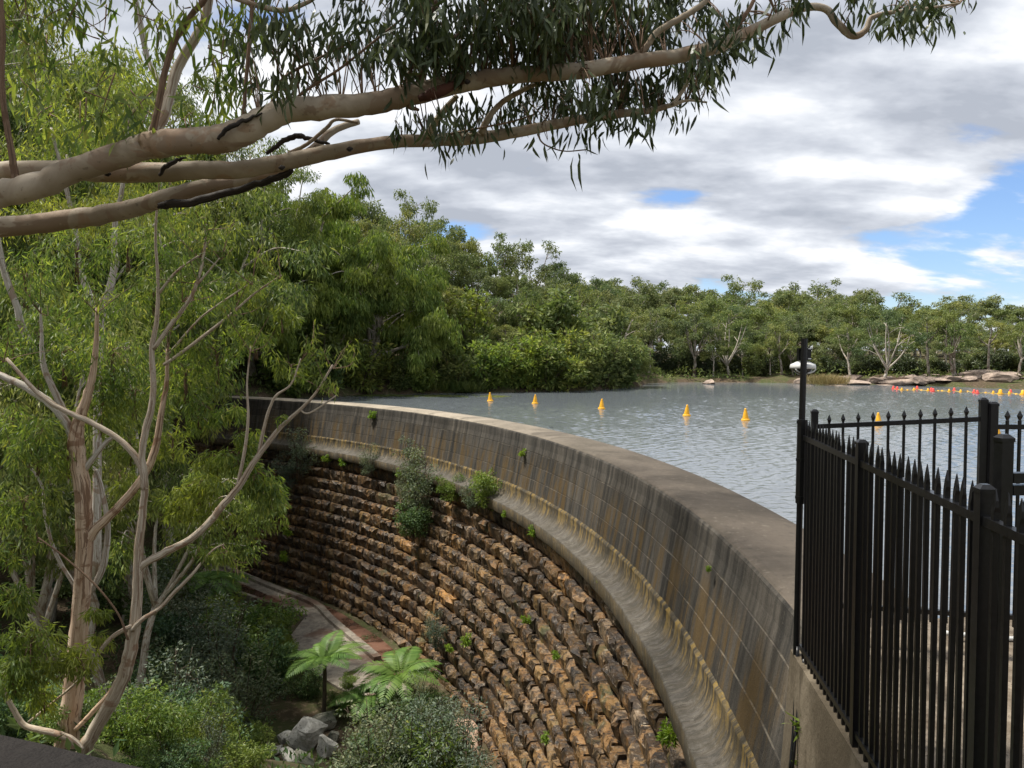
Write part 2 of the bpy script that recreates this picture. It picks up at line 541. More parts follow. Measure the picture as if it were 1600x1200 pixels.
def concrete_mats():
    # u = metres along the wall, v = height
    # ---- crest
    m, nt, out = material('crest_concrete')
    uv = nt.nodes.new('ShaderNodeTexCoord').outputs['UV']
    pos = geo(nt).outputs['Position']
    n1 = noise(nt, pos, 0.6, 5.0, 0.6, 0.4)
    n2 = noise(nt, mapping(nt, uv, (0.35, 3.5, 1)), 2.0, 5.0, 0.65, 0.5)
    n3 = noise(nt, pos, 30.0, 4.0, 0.8)
    u = nd(nt, 'ShaderNodeSeparateXYZ', {0: uv}).outputs[0]
    lit_clean = mapr(nt, u, 12.0, 36.0)                 # far length sand coloured; near darkened, tree shade and dirt in the colour
    c = mixc(nt, mapr(nt, n1, 0.35, 0.65), (0.054, 0.044, 0.033), (0.092, 0.075, 0.058))
    cl = mixc(nt, mapr(nt, n1, 0.35, 0.65), (0.24, 0.205, 0.155), (0.34, 0.29, 0.225))
    c = mixc(nt, lit_clean, c, cl)
    c = mixc(nt, mapr(nt, n2, 0.52, 0.68, 0, 0.6), c, (0.045, 0.037, 0.028))
    n7 = noise(nt, pos, 7.0, 6.0, 0.75)
    c = mixc(nt, mapr(nt, n7, 0.56, 0.66, 0, 0.55), c, (0.15, 0.128, 0.10))
    c = mixc(nt, mapr(nt, n7, 0.44, 0.36, 0, 0.6), c, (0.040, 0.033, 0.026))
    c = mixc(nt, mapr(nt, n3, 0.60, 0.72, 0, 0.5), c, (0.05, 0.042, 0.034))
    pbsdf(nt, out, c, 0.85, 0.25, mth(nt, 'ADD', n3, n1), 0.35, 0.015)
    M['crest'] = m
    # ---- face
    m, nt, out = material('stained_concrete_face')
    uv = nt.nodes.new('ShaderNodeTexCoord').outputs['UV']
    pos = geo(nt).outputs['Position']
    s = nd(nt, 'ShaderNodeSeparateXYZ', {0: uv})
    u, v = s.outputs[0], s.outputs[1]
    st1 = noise(nt, mapping(nt, uv, (2.4, 0.16, 1)), 1.3, 8.0, 0.68, 0.3)
    st2 = noise(nt, mapping(nt, uv, (4.2, 0.22, 1), (7, 2, 0)), 1.0, 8.0, 0.68, 0.3)
    st3 = noise(nt, mapping(nt, uv, (2.1, 0.25, 1), (17, 5, 0)), 1.0, 7.0, 0.7, 0.3)
    n3 = noise(nt, pos, 34.0, 4.0, 0.8)
    n4 = noise(nt, pos, 5.0, 5.0, 0.7)
    c = mixc(nt, mapr(nt, st1, 0.36, 0.66), (0.020, 0.018, 0.015), (0.088, 0.078, 0.065))
    lift0 = mth(nt, 'FLOOR', mth(nt, 'DIVIDE', mth(nt, 'ADD', v, 0.92), 0.45))
    cell = mth(nt, 'ROUND', mth(nt, 'ADD', mth(nt, 'DIVIDE', u, 1.9), mth(nt, 'MULTIPLY', lift0, 0.37)))
    wn = nd(nt, 'ShaderNodeTexWhiteNoise', {'Vector': nd(nt, 'ShaderNodeCombineXYZ', {0: cell, 1: lift0}).outputs[0]}).outputs[0]
    c = mixc(nt, 1.0, c, ramp(nt, wn, [(0.0, (0.68, 0.66, 0.62)), (0.5, (1.0, 1.0, 1.0)), (1.0, (1.35, 1.30, 1.22))]), 'MULTIPLY')
    c = mixc(nt, mapr(nt, st2, 0.54, 0.68, 0, 0.8), c, (0.022, 0.021, 0.019))
    c = mixc(nt, mapr(nt, st2, 0.42, 0.30, 0, 0.55), c, (0.11, 0.097, 0.079))
    och = mth(nt, 'MULTIPLY', mapr(nt, st3, 0.47, 0.58), mapr(nt, v, 0.25, -0.8))
    c = mixc(nt, mth(nt, 'MULTIPLY', och, 0.75), c, (0.100, 0.060, 0.016))
    # pale leached lines along the lift joints and the day joints
    lines = None
    for k, vk in enumerate((-0.02, -0.46, -0.92)):
        d = mth(nt, 'ABSOLUTE', mth(nt, 'SUBTRACT', v, vk))
        l = mapr(nt, d, 0.030, 0.006)
        lines = l if lines is None else mth(nt, 'MAXIMUM', lines, l)
    lift = mth(nt, 'FLOOR', mth(nt, 'DIVIDE', mth(nt, 'ADD', v, 0.92), 0.45))
    uu = mth(nt, 'ABSOLUTE', mth(nt, 'SUBTRACT', mth(nt, 'FRACT', mth(nt, 'ADD', mth(nt, 'DIVIDE', u, 1.9), mth(nt, 'MULTIPLY', lift, 0.37))), 0.5))
    lines = mth(nt, 'MAXIMUM', lines, mapr(nt, uu, 0.010, 0.002, 0, 0.9))
    ln = mth(nt, 'MULTIPLY', lines, mapr(nt, noise(nt, mapping(nt, uv, (0.7, 1.6, 1)), 1.3, 7.0, 0.85), 0.47, 0.60))
    c = mixc(nt, mth(nt, 'MULTIPLY', ln, 0.6), c, (0.19, 0.165, 0.125))
    c = mixc(nt, mapr(nt, n3, 0.52, 0.64, 0, 0.7), c, (0.022, 0.020, 0.017))
    c = mixc(nt, mapr(nt, n3, 0.42, 0.34, 0, 0.4), c, (0.13, 0.115, 0.095))
    c = mixc(nt, mapr(nt, n4, 0.60, 0.72, 0, 0.35), c, (0.088, 0.077, 0.062))
    pbsdf(nt, out, c, 0.82, 0.3, mth(nt, 'ADD', n3, n4), 0.7, 0.02)
    M['face'] = m
    # ---- curved toe of the concrete and its lip
    m, nt, out = material('leached_toe_concrete')
    uv = nt.nodes.new('ShaderNodeTexCoord').outputs['UV']
    pos = geo(nt).outputs['Position']
    v = nd(nt, 'ShaderNodeSeparateXYZ', {0: uv}).outputs[1]
    st1 = noise(nt, mapping(nt, uv, (8, 1.3, 1)), 1.3, 7.0, 0.7, 0.0)
    st2 = noise(nt, mapping(nt, uv, (5.0, 0.5, 1), (4, 1, 0)), 1.3, 8.0, 0.75, 0.0)
    n3 = noise(nt, pos, 60.0, 3.0, 0.75)
    c = mixc(nt, mapr(nt, st1, 0.35, 0.65), (0.038, 0.033, 0.026), (0.118, 0.106, 0.089))
    top = mapr(nt, v, -2.12, -1.55)
    c = mixc(nt, mth(nt, 'MULTIPLY', mapr(nt, st2, 0.46, 0.56), mth(nt, 'ADD', mth(nt, 'MULTIPLY', top, 0.80), 0.05)), c, (0.26, 0.168, 0.038))
    c = mixc(nt, mth(nt, 'MULTIPLY', mapr(nt, st2, 0.52, 0.42), mth(nt, 'MULTIPLY', top, 0.9)), c, (0.030, 0.022, 0.011))
    low = mapr(nt, v, -2.41, -2.46)
    c = mixc(nt, mth(nt, 'MULTIPLY', low, 0.7), c, mixc(nt, mapr(nt, st2, 0.4, 0.6), (0.036, 0.026, 0.011), (0.125, 0.082, 0.026)))
    n5 = noise(nt, pos, 2.2, 7.0, 0.72, 0.5)
    c = mixc(nt, mapr(nt, n5, 0.46, 0.62, 0, 0.75), c, (0.050, 0.042, 0.028))
    n8 = noise(nt, pos, 9.0, 6.0, 0.78)
    c = mixc(nt, mapr(nt, n8, 0.55, 0.66, 0, 0.6), c, (0.17, 0.155, 0.13))
    c = mixc(nt, mapr(nt, n8, 0.45, 0.36, 0, 0.6), c, (0.030, 0.025, 0.018))
    c = mixc(nt, mapr(nt, n3, 0.52, 0.66, 0, 0.6), c, (0.040, 0.034, 0.025))
    pbsdf(nt, out, c, 0.75, 0.35, mth(nt, 'ADD', n3, n5), 0.6, 0.02)
    M['toe'] = m
    # ---- tan abutment concrete
    m, nt, out = material('abutment_concrete')
    pos = geo(nt).outputs['Position']
    n1 = noise(nt, mapping(nt, pos, (1, 1, 0.5)), 1.6, 6.0, 0.65, 0.6)
    n2 = noise(nt, pos, 14.0, 5.0, 0.7)
    n3 = noise(nt, pos, 70.0, 2.0, 0.7)
    c = mixc(nt, mapr(nt, n1, 0.36, 0.64), (0.105, 0.083, 0.055), (0.205, 0.168, 0.118))
    c = mixc(nt, mapr(nt, n2, 0.54, 0.66, 0, 0.5), c, (0.12, 0.095, 0.062))
    n6 = noise(nt, mapping(nt, pos, (2.5, 2.5, 0.35)), 1.5, 5.0, 0.65, 0.5)
    c = mixc(nt, mapr(nt, n6, 0.52, 0.64, 0, 0.75), c, (0.075, 0.058, 0.038))
    pbsdf(nt, out, c, 0.85, 0.25, n2, 0.5, 0.03)
    M['abut'] = m
    # ---- apron slab below the wall, wet and rust stained
    m, nt, out = material('apron_concrete')
    pos = geo(nt).outputs['Position']
    n1 = noise(nt, pos, 0.55, 5.0, 0.6, 0.5)
    n2 = noise(nt, pos, 4.0, 5.0, 0.65, 0.4)
    c = mixc(nt, mapr(nt, n2, 0.35, 0.65), (0.15, 0.125, 0.10), (0.28, 0.245, 0.195))
    c = mixc(nt, mapr(nt, n1, 0.50, 0.60, 0, 0.75), c, (0.105, 0.052, 0.030))
    pbsdf(nt, out, c, 0.6, 0.4, n2, 0.3, 0.02)
    M['apron'] = m
    m, nt, out = material('rusty_gutter')
    pos = geo(nt).outputs['Position']
    n1 = noise(nt, pos, 1.1, 5.0, 0.6, 0.5)
    n2 = noise(nt, pos, 9.0, 4.0, 0.6)
    c = mixc(nt, mapr(nt, n1, 0.4, 0.6), (0.050, 0.027, 0.018), (0.125, 0.055, 0.030))
    c = mixc(nt, mapr(nt, n2, 0.62, 0.72, 0, 0.6), c, (0.26, 0.20, 0.15))
    pbsdf(nt, out, c, mapr(nt, n1, 0.4, 0.6, 0.15, 0.6), 0.5, n2, 0.2, 0.02)
    M['gutter'] = m


concrete_mats()


def ground_mats():
    m, nt, out = material('forest_floor')
    pos = geo(nt).outputs['Position']
    n1 = noise(nt, pos, 0.4, 5.0, 0.6, 0.4)
    n2 = noise(nt, pos, 5.0, 6.0, 0.7)
    n3 = noise(nt, pos, 30.0, 3.0, 0.7)
    c = mixc(nt, mapr(nt, n1, 0.4, 0.6), (0.075, 0.055, 0.036), (0.060, 0.070, 0.026))
    c = mixc(nt, mapr(nt, n2, 0.5, 0.66, 0, 0.8), c, (0.17, 0.125, 0.085))
    c = mixc(nt, mapr(nt, n3, 0.55, 0.7, 0, 0.7), c, (0.028, 0.022, 0.016))
    pbsdf(nt, out, c, 0.95, 0.1, mth(nt, 'ADD', n2, mth(nt, 'MULTIPLY', n3, .4)), 0.7, 0.08)
    M['ground'] = m
    m, nt, out = material('trodden_dirt')
    pos = geo(nt).outputs['Position']
    n2 = noise(nt, pos, 3.0, 6.0, 0.7)
    n3 = noise(nt, pos, 26.0, 3.0, 0.7)
    c = mixc(nt, mapr(nt, n2, 0.4, 0.62), (0.135, 0.108, 0.08), (0.24, 0.20, 0.155))
    c = mixc(nt, mapr(nt, n3, 0.58, 0.68, 0, 0.75), c, (0.06, 0.042, 0.03))
    pbsdf(nt, out, c, 0.95, 0.1, mth(nt, 'ADD', n2, n3), 0.6, 0.03)
    M['dirt'] = m
    # ---- water
    m, nt, out = material('lake_water')
    pos = geo(nt).outputs['Position']
    sp = nd(nt, 'ShaderNodeSeparateXYZ', {0: pos})
    w1 = noise(nt, mapping(nt, pos, (0.75, 1.25, 1), rot=(0, 0, 0.5)), 2.1, 3.0, 0.55, 0.5)
    w2 = noise(nt, mapping(nt, pos, (0.8, 1.3, 1), rot=(0, 0, -0.3)), 0.55, 2.0, 0.5, 0.3)
    w3 = noise(nt, mapping(nt, pos, (0.9, 1.2, 1), rot=(0, 0, 0.2)), 6.5, 2.0, 0.6, 0.3)
    h = mth(nt, 'ADD', mth(nt, 'MULTIPLY', w1, 0.55), mth(nt, 'ADD', mth(nt, 'MULTIPLY', w2, 0.55), mth(nt, 'MULTIPLY', w3, 0.16)))
    # sheltered under the left bank and under the far trees, open to the wind in the middle
    y2 = mth(nt, 'SUBTRACT', sp.outputs[1], mth(nt, 'MULTIPLY', sp.outputs[0], 0.55))
    calm = mapr(nt, mth(nt, 'ADD', y2, mth(nt, 'MULTIPLY', w2, 8.0)), 44.0, 66.0)
    calm2 = mapr(nt, mth(nt, 'ADD', sp.outputs[1], mth(nt, 'MULTIPLY', w2, 10.0)), 74.0, 84.0)
    calm = mth(nt, 'MAXIMUM', calm, calm2)
    strength = mth(nt, 'SUBTRACT', 1.0, mth(nt, 'MULTIPLY', calm, 0.8))
    b = nd(nt, 'ShaderNodeBump', {'Height': h, 'Strength': strength, 'Distance': 0.035})
    p = nt.nodes.new('ShaderNodeBsdfPrincipled')
    p.inputs['Base Color'].default_value = (0.115, 0.130, 0.142, 1)
    p.inputs['Roughness'].default_value = 0.10
    p.inputs['IOR'].default_value = 2.5
    p.inputs['Specular IOR Level'].default_value = 1.0
    nt.links.new(b.outputs[0], p.inputs['Normal'])
    nt.links.new(p.outputs[0], out.inputs[0])
    M['water'] = m


ground_mats()

# ------------------------------------------------------------------ the lie of the land
CX, CY = -39.14, 12.54              # centre of the arch
R_UP, R_DN = 44.31, 42.56
TH0, TH1 = R(-9), R(63)


def arc(r, a):
    return np.array([CX + r * math.cos(a), CY + r * math.sin(a)])


LAKE = [arc(44.0, a) for a in np.linspace(TH1, R(-6.5), 40)]
LAKE += [np.array(p, float) for p in ((4.2, 7.3), (12, 7.6), (30, 3), (70, 0), (95, 20), (80, 45), (62, 58), (50, 68), (44, 75), (37, 82), (27, 86),
                                      (19, 87), (14.5, 84), (12.5, 76), (7, 69.5), (2, 67), (-4, 65.5), (-12, 62.5), (-17, 57), (-19.6, 53))]
LAKE = np.array(LAKE)


def sd_lake(x, y):
    """Signed distance to the shoreline, negative on the water."""
    P = np.stack([x, y], -1)
    d = np.full(x.shape, 1e9)
    ins = np.zeros(x.shape, bool)
    A, B = LAKE, np.roll(LAKE, -1, 0)
    for a, b in zip(A, B):
        e = b - a
        w = P - a
        t = np.clip((w @ e) / (e @ e), 0, 1)
        q = w - t[..., None] * e
        d = np.minimum(d, (q ** 2).sum(-1))
        c = ((a[1] > P[..., 1]) != (b[1] > P[..., 1]))
        with np.errstate(divide='ignore', invalid='ignore'):
            xi = (b[0] - a[0]) * (P[..., 1] - a[1]) / (b[1] - a[1] + 1e-12) + a[0]
        ins ^= c & (P[..., 0] < xi)
    d = np.sqrt(d)
    return np.where(ins, -d, d)


def sst(x, a, b):
    t = np.clip((x - a) / (b - a), 0, 1)
    return t * t * (3 - 2 * t)


def height(x, y):
    x, y = np.asarray(x, float), np.asarray(y, float)
    r = np.hypot(x - CX, y - CY)
    th = np.arctan2(y - CY, x - CX)
    sd = sd_lake(x, y)
    bump = 0.22 * np.sin(0.9 * x + 1.3) * np.cos(0.8 * y) + 0.13 * np.sin(2.1 * x + 0.7 * y) + 0.09 * np.cos(3.3 * y - 1.7 * x)
    # uplands round the lake
    sl = 0.34 + (0.07 - 0.34) * sst(x, 6, 22)
    up = 0.35 + sl * np.clip(sd, 0, 60) * (1 - np.clip(sd, 0, 60) / 150) + bump * 0.8 * sst(sd, 1, 5)
    bed = -0.15 + np.maximum(sd, -6) * 0.5
    # the gorge below the wall
    floor = -9.75 + 0.02 * (x + 10) + bump * 0.35 * sst(r, 39.5, 36)
    far = np.where(y > 47, np.minimum(-9.75 + 1.5 * (y - 47), 0.9 + 0.35 * np.maximum(y - 54.1, 0)), -99)
    nbl = np.interp(y, [-5, 1.7, 2.6, 4, 11, 24, 60], [2.0, 1.95, 1.3, 0.5, -2.05, -9.6, -30])
    nbr = np.interp(y, [-5, 1.7, 2.6, 4, 21.5, 60], [2.0, 1.95, 1.3, 0.3, -9.9, -30])
    nb = nbl + (nbr - nbl) * sst(x, -6.5, -3.2)
    g = np.maximum(np.maximum(floor, far), nb)
    west = np.minimum(up, np.maximum(far, floor))
    h = np.where(sd < 0, bed, up)
    inside = (r < 43.3) & (th < R(64))
    h = np.where((x < -14) & (y > 40) & (sd > 0), west, h)
    h = np.where((x < -60) & (y <= 47), np.maximum(floor, -9.75 + 0.3 * np.maximum(-60 - x, 0) * 0.6), h)
    h = np.where(inside, g, h)
    h = np.where((y < 8) & (x > 1.2) & (sd > -0.0) & (r >= 43.3), 0.8, h)
    h = np.where((y < 1.7) & (x > -30) & ~inside & (sd > 0), 1.95, h)
    return h


def hz(x, y):
    return float(height(np.array([x]), np.array([y]))[0])


def build_ground():
    gx = np.concatenate([np.linspace(-900, -130, 14), np.linspace(-120, -42, 40), np.linspace(-40, 14, 109), np.linspace(15, 130, 80), np.linspace(140, 900, 14)])
    gy = np.concatenate([np.linspace(-600, -60, 10), np.linspace(-50, -4, 24), np.linspace(-3, 56, 119), np.linspace(57, 160, 76), np.linspace(170, 1200, 16)])
    X, Y = np.meshgrid(gx, gy)
    Z = height(X, Y)
    n, m = X.shape
    i = np.arange(n - 1)[:, None] * m
    j = np.arange(m - 1)[None]
    q = np.stack([i + j, i + j + 1, i + m + j + 1, i + m + j], -1).reshape(-1, 4)
    mb = MB().add(np.stack([X.ravel(), Y.ravel(), Z.ravel()], 1), [q])
    tag(link('ground', mb.mesh('ground', M['ground'], True)), kind='structure')
    # water: a rippled grid cut to the shoreline
    rg = rs(17)
    WV = [(0.21 * (3.0 ** rg.rand()), rg.normal(2.2, 0.8), rg.uniform(0, 6.3)) for _ in range(46)]
    mb = MB()
    for s, y0, y1 in ((0.105, 7.0, 36.0), (0.17, 36.0, 90.0)):
        gx, gy = np.arange(-22, 62, s), np.arange(y0, y1 + s * 0.5, s)
        if y0 < 20:
            gx = np.arange(-6, 34, s)
        X, Y = np.meshgrid(gx, gy)
        sd = sd_lake(X[::4, ::4], Y[::4, ::4])
        sd = np.repeat(np.repeat(sd, 4, 0), 4, 1)[:X.shape[0], :X.shape[1]]
        ok = (sd < 1.6) & (np.hypot(X - CX, Y - CY) > 43.1) & ~((X < 12.5) & (Y < 6.9))
        Z = 0 * X
        for k, (lam, az, ph) in enumerate(WV):
            if lam < 2.2 * s:
                lam = 2.2 * s
            kx, ky = 2 * np.pi / lam * math.cos(az), 2 * np.pi / lam * math.sin(az)
            Z += 0.0066 * lam * np.sin(kx * X + ky * Y + ph + 0.6 * np.sin(X * 0.21 + k) + 0.5 * np.sin(Y * 0.17 + 2 * k))
        sh = sst(Y - 0.55 * X + 3 * np.sin(X * .3), 46, 64)
        sh = np.maximum(sh, sst(Y + 2.5 * np.sin(X * .24), 72, 83))
        gust = 0.75 + 0.25 * np.sin(X * 0.23 + 0.4 * np.sin(Y * .2)) * np.sin(Y * 0.31 + 1)
        Z *= (1 - 0.82 * sh) * gust
        n, m = X.shape
        i = np.arange(n - 1)[:, None] * m
        j = np.arange(m - 1)[None]
        q = np.stack([i + j, i + j + 1, i + m + j + 1, i + m + j], -1).reshape(-1, 4)
        q = q[ok.ravel()[q].all(1)]
        used = np.unique(q)
        new = np.zeros(n * m, int)
        new[used] = np.arange(len(used))
        mb.add(np.stack([X.ravel(), Y.ravel(), Z.ravel()], 1)[used], [new[q]])
    # the nearer right arm of the lake, out of sight
    s = 1.4
    gx, gy = np.arange(33.6, 64, s), np.arange(-2, 36.5, s)
    X, Y = np.meshgrid(gx, gy)
    ok = sd_lake(X, Y) < 1.6
    n, m = X.shape
    i = np.arange(n - 1)[:, None] * m
    j = np.arange(m - 1)[None]
    q = np.stack([i + j, i + j + 1, i + m + j + 1, i + m + j], -1).reshape(-1, 4)
    mb.add(np.stack([X.ravel(), Y.ravel(), 0 * X.ravel() - 0.02], 1), [q[ok.ravel()[q].all(1)]])
    s = 1.4
    gx, gy = np.arange(60.4, 100, s), np.arange(-2, 92, s)
    X, Y = np.meshgrid(gx, gy)
    ok = sd_lake(X, Y) < 1.6
    n, m = X.shape
    i = np.arange(n - 1)[:, None] * m
    j = np.arange(m - 1)[None]
    q = np.stack([i + j, i + j + 1, i + m + j + 1, i + m + j], -1).reshape(-1, 4)
    mb.add(np.stack([X.ravel(), Y.ravel(), 0 * X.ravel() - 0.02], 1), [q[ok.ravel()[q].all(1)]])
    tag(link('lake_water', mb.mesh('lake_water', M['water'], True)), kind='structure')


build_ground()


# ------------------------------------------------------------------ the dam
def build_dam():
    d = thing('dam', 'long curved dam wall with stained concrete top above rough brown stone courses', 'dam', (*arc(42.6, R(28)), -9.7))
    inv = -np.array(d.location)
    TH = np.linspace(TH0, TH1, 420)

    def ring(prof, name, mat, smooth=True, ths=TH, wav=0.0):
        prof = np.array(prof, float)
        n = len(prof)
        V, UV = [], []
        rg = rs(5)
        for k, a in enumerate(ths):
            w = 0.004 * math.sin(a * 61) + 0.003 * math.sin(a * 143)
            rr = prof[:, 0] + wav * w
            zz = prof[:, 1].copy()
            if name == 'toe_ledge':
                rr = rr + rg.normal(0, 0.006, n) * (np.arange(n) < n - 2)
                chip = max(0.0, rg.normal(-0.4, 1.0)) * 0.022
                zz = zz + rg.normal(0, 0.004, n)
                zz[8:10] -= chip
                rr[8:10] += chip * 0.7
                zz[0] += 0.06
                rr[0] += 0.08
            if name == 'concrete_face':
                zz[-1] -= max(0.0, rg.normal(0.2, 0.8)) * 0.018
            V.append(np.stack([CX + rr * math.cos(a), CY + rr * math.sin(a), zz], 1))
            UV.append(np.stack([np.full(n, (a - TH0) * 42.5), prof[:, 1] - (np.maximum(0, 42.2 - prof[:, 0]) * 0.8 if name == 'toe_ledge' else 0)], 1))
        i = np.arange(len(ths) - 1)[:, None] * n
        j = np.arange(n - 1)[None]
        q = np.stack([i + j, i + j + 1, i + n + j + 1, i + n + j], -1).reshape(-1, 4)
        mb = MB().add(np.concatenate(V) + inv, [q, np.arange(n)[::-1][None], (np.arange(n) + (len(ths) - 1) * n)[None]], np.concatenate(UV))
        return link(name, mb.mesh(name, mat, smooth), d)

    ring([(R_UP, -4), (R_UP, 0.36), (44.27, 0.45), (44.20, 0.51), (44.05, 0.55), (43.5, 0.59), (43.0, 0.592), (42.75, 0.575), (42.655, 0.55), (42.62, 0.53)], 'crest', M['crest'], smooth=False, wav=1)
    f = [(42.622, 0.528), (42.590, 0.49), (42.575, 0.42), (42.545, 0.196)]
    for zt in (-0.02, -0.46, -0.92):
        r0 = 42.53 - (0.2 - zt) * 0.2
        f += [(r0 + .004, zt + 0.014), (r0 + 0.022, zt + 0.006), (r0 + 0.022, zt - 0.006), (r0 - .004, zt - 0.014)]
    f += [(42.22, -1.36)]
    ring(f, 'concrete_face', M['face'], smooth=False, wav=1)
    ring([(42.20, -1.362), (42.165, -1.40), (42.17, -1.45), (42.16, -1.60), (42.13, -1.72), (42.08, -1.82), (42.0, -1.91), (41.9, -1.965), (41.78, -1.985), (41.725, -1.995),
          (41.70, -2.02), (41.71, -2.40), (41.73, -2.43), (42.4, -2.44)], 'toe_ledge', M['toe'], wav=1)
    ring([(42.25, -2.30), (42.24, -2.6), (40.48, -9.75), (40.2, -10.6)], 'stone_backing', M['mortar'], smooth=False)

    # rock-faced stones, laid in stepped courses
    rg = rs(11)
    var = []
    for k in range(20):
        nx, nz = 5, 4
        xs = np.linspace(-0.5, 0.5, nx)
        zs = np.array([0.0, 0.36, 0.74, 1.0])
        X, Z = np.meshgrid(xs, zs)
        prof = np.array([-0.05, 0.62, 1.0, 0.55])[:, None] * (1 - 0.55 * (np.abs(X) * 2) ** 3)
        Y = prof * rg.uniform(0.6, 1.05) + rg.normal(0, 0.17, X.shape) + X * rg.normal(0, 0.10)
        X = X + rg.normal(0, 0.035, X.shape) * (np.abs(X) < 0.45)
        Z = Z + rg.normal(0, 0.07, Z.shape) * ((Z > 0.1) & (Z < 0.9)) + rg.normal(0, 0.055, Z.shape) * (Z >= 0.9)
        F = np.stack([X.ravel(), Y.ravel(), Z.ravel()], 1)
        per = [*range(0, nx), *[nx * i + nx - 1 for i in range(1, nz)], *[nx * (nz - 1) + i for i in range(nx - 2, -1, -1)], *[nx * i for i in range(nz - 2, 0, -1)]]
        Bk = F[per].copy()
        Bk[:, 1] = -2.4
        V = np.vstack([F, Bk])
        i = np.arange(nz - 1)[:, None] * nx
        j = np.arange(nx - 1)[None]
        q = np.stack([i + j, i + j + 1, i + nx + j + 1, i + nx + j], -1).reshape(-1, 4)[:, ::-1]
        n = len(per)
        b = nx * nz
        q2 = np.array([[per[t], per[(t + 1) % n], b + (t + 1) % n, b + t] for t in range(n)])
        var.append((V, q, q2))
    meshes = [MB().add(V, [q, q2]).mesh('stone', M['stone']) for V, q, q2 in var]
    st = []
    HC = 0.575
    for c in range(13):
        zt = -2.45 - c * HC
        r0 = 42.02 - c * 0.140
        a = TH0 - rg.uniform(0, 0.01)
        while a < TH1:
            L = rg.choice([0.45, 0.62, 0.8, 0.95, 1.3]) * rg.uniform(0.85, 1.15)
            am = a + L / 2 / r0
            x, y = CX + r0 * math.cos(am), CY + r0 * math.sin(am)
            st.append((x, y, zt - HC, am, L - rg.uniform(0.02, 0.06), HC - rg.uniform(0.02, 0.06), rg.uniform(0.13, 0.22), rg.randint(20), rg.rand() < 0.5))
            a += L / r0
    # the stones that show largest, nearest the camera, are single parts
    vis = []
    for s in st:
        x, y, z = s[0], s[1], s[2] + 0.25 - 3.6
        py = 547.6 - z / y * 1200 if y > 1 else 9999
        vis.append((py < 1215 and y > 4, math.sqrt(x * x + y * y + z * z)))
    order = sorted(range(len(st)), key=lambda k: (not vis[k][0], vis[k][1]))
    single = set(order[:298])
    mb = MB()
    for k, (x, y, z, am, L, H, D, v, fl) in enumerate(st):
        if k in single:
            o = link('stone', meshes[v], d, np.array([x, y, z]) + inv, (0, 0, am + math.pi / 2), (-L if fl else L, D, H))
        else:
            V, q, q2 = var[v]
            W = V * [(-L if fl else L), D, H]
            ca, sa = math.cos(am + math.pi / 2), math.sin(am + math.pi / 2)
            W = W @ np.array([[ca, sa, 0], [-sa, ca, 0], [0, 0, 1]]) + [x, y, z] + inv
            mb.add(W, [q, q2])
    tag(link('stone_facing', mb.mesh('stone_facing', M['stone']), d), kind='stuff')


build_dam()


# ------------------------------------------------------------------ apron, gutter, kerb and rocks on the gorge floor
def sheet(name, pts, z, mat, kind='structure', thick=0.0):
    me = bpy.data.meshes.new(name)
    bm = bmesh.new()
    vs = [bm.verts.new((p[0], p[1], z)) for p in pts]
    f = bm.faces.new(vs)
    if f.normal.z < 0:
        f.normal_flip()
    bmesh.ops.recalc_face_normals(bm, faces=bm.faces)
    if thick:
        e = bmesh.ops.extrude_face_region(bm, geom=list(bm.faces))
        for v in [g for g in e['geom'] if isinstance(g, bmesh.types.BMVert)]:
            v.co.z -= thick
    bmesh.ops.triangulate(bm, faces=bm.faces)
    bmesh.ops.recalc_face_normals(bm, faces=bm.faces)
    bm.to_mesh(me)
    bm.free()
    me.materials.append(mat)
    return tag(link(name, me), kind=kind)


FZ = -9.55
kerb_px = [(330, 876), (350, 886), (431, 920), (490, 943), (519, 970), (557, 1002), (590, 1030), (640, 1075), (690, 1125)]
kerb = [gp(a, b, FZ)[:2] for a, b in kerb_px]
toe = [arc(39.9, R(t)) for t in (58, 52, 46, 40, 34, 28, 22, 16, 10)]
sheet('gutter', kerb + [np.array([-1.8, 22.0]), np.array([0.4, 18.0])] + toe[::-1], FZ - 0.10, M['gutter'])
ap = [gp(a, b, FZ)[:2] for a, b in [(300, 905), (358, 923), (463, 955), (477, 962), (455, 990), (475, 1040), (560, 1090), (640, 1110)]]
sheet('apron', kerb[:8] + ap[::-1], FZ - 0.05, M['apron'], thick=0.3)


def strip(name, pts, w, h, mat, label, cat):
    P = np.array([[p[0], p[1]] for p in pts])
    T = np.gradient(P, axis=0)
    T /= np.linalg.norm(T, axis=1)[:, None]
    Nn = np.stack([-T[:, 1], T[:, 0]], 1)
    z0, z1 = FZ - 0.3, FZ + h
    rows = []
    for p, n in zip(P, Nn):
        for s, z in ((-1, z0), (-1, z1), (1, z1), (1, z0)):
            rows.append([*(p + n * s * w / 2), z])
    k = np.arange(len(P) - 1)[:, None] * 4
    q = np.concatenate([k + [[0, 1, 5, 4]], k + [[1, 2, 6, 5]], k + [[2, 3, 7, 6]]])
    mb = MB().add(rows, [q, np.array([[0, 3, 2, 1]]), np.array([[0, 1, 2, 3]]) + 4 * (len(P) - 1)])
    return tag(link(name, mb.mesh(name, mat)), label, cat)


strip('gutter_kerb', smooth_line(kerb[:7], 4), 0.34, 0.12, M['apron'], 'low concrete kerb edging the rusty gutter at the foot of the dam', 'kerb')
strip('slab_kerb', [gp(a, b, FZ)[:2] for a, b in [(300, 900), (358, 921), (420, 942), (463, 953), (477, 962)]], 0.22, 0.08, M['apron'],
      'thin concrete edge beside the dark pool below the dam', 'kerb')
sheet('pool_water', [gp(a, b, FZ)[:2] for a, b in [(330, 893), (372, 908), (440, 938), (430, 944), (358, 917), (320, 905)]], FZ - 0.038, M['gutter'])


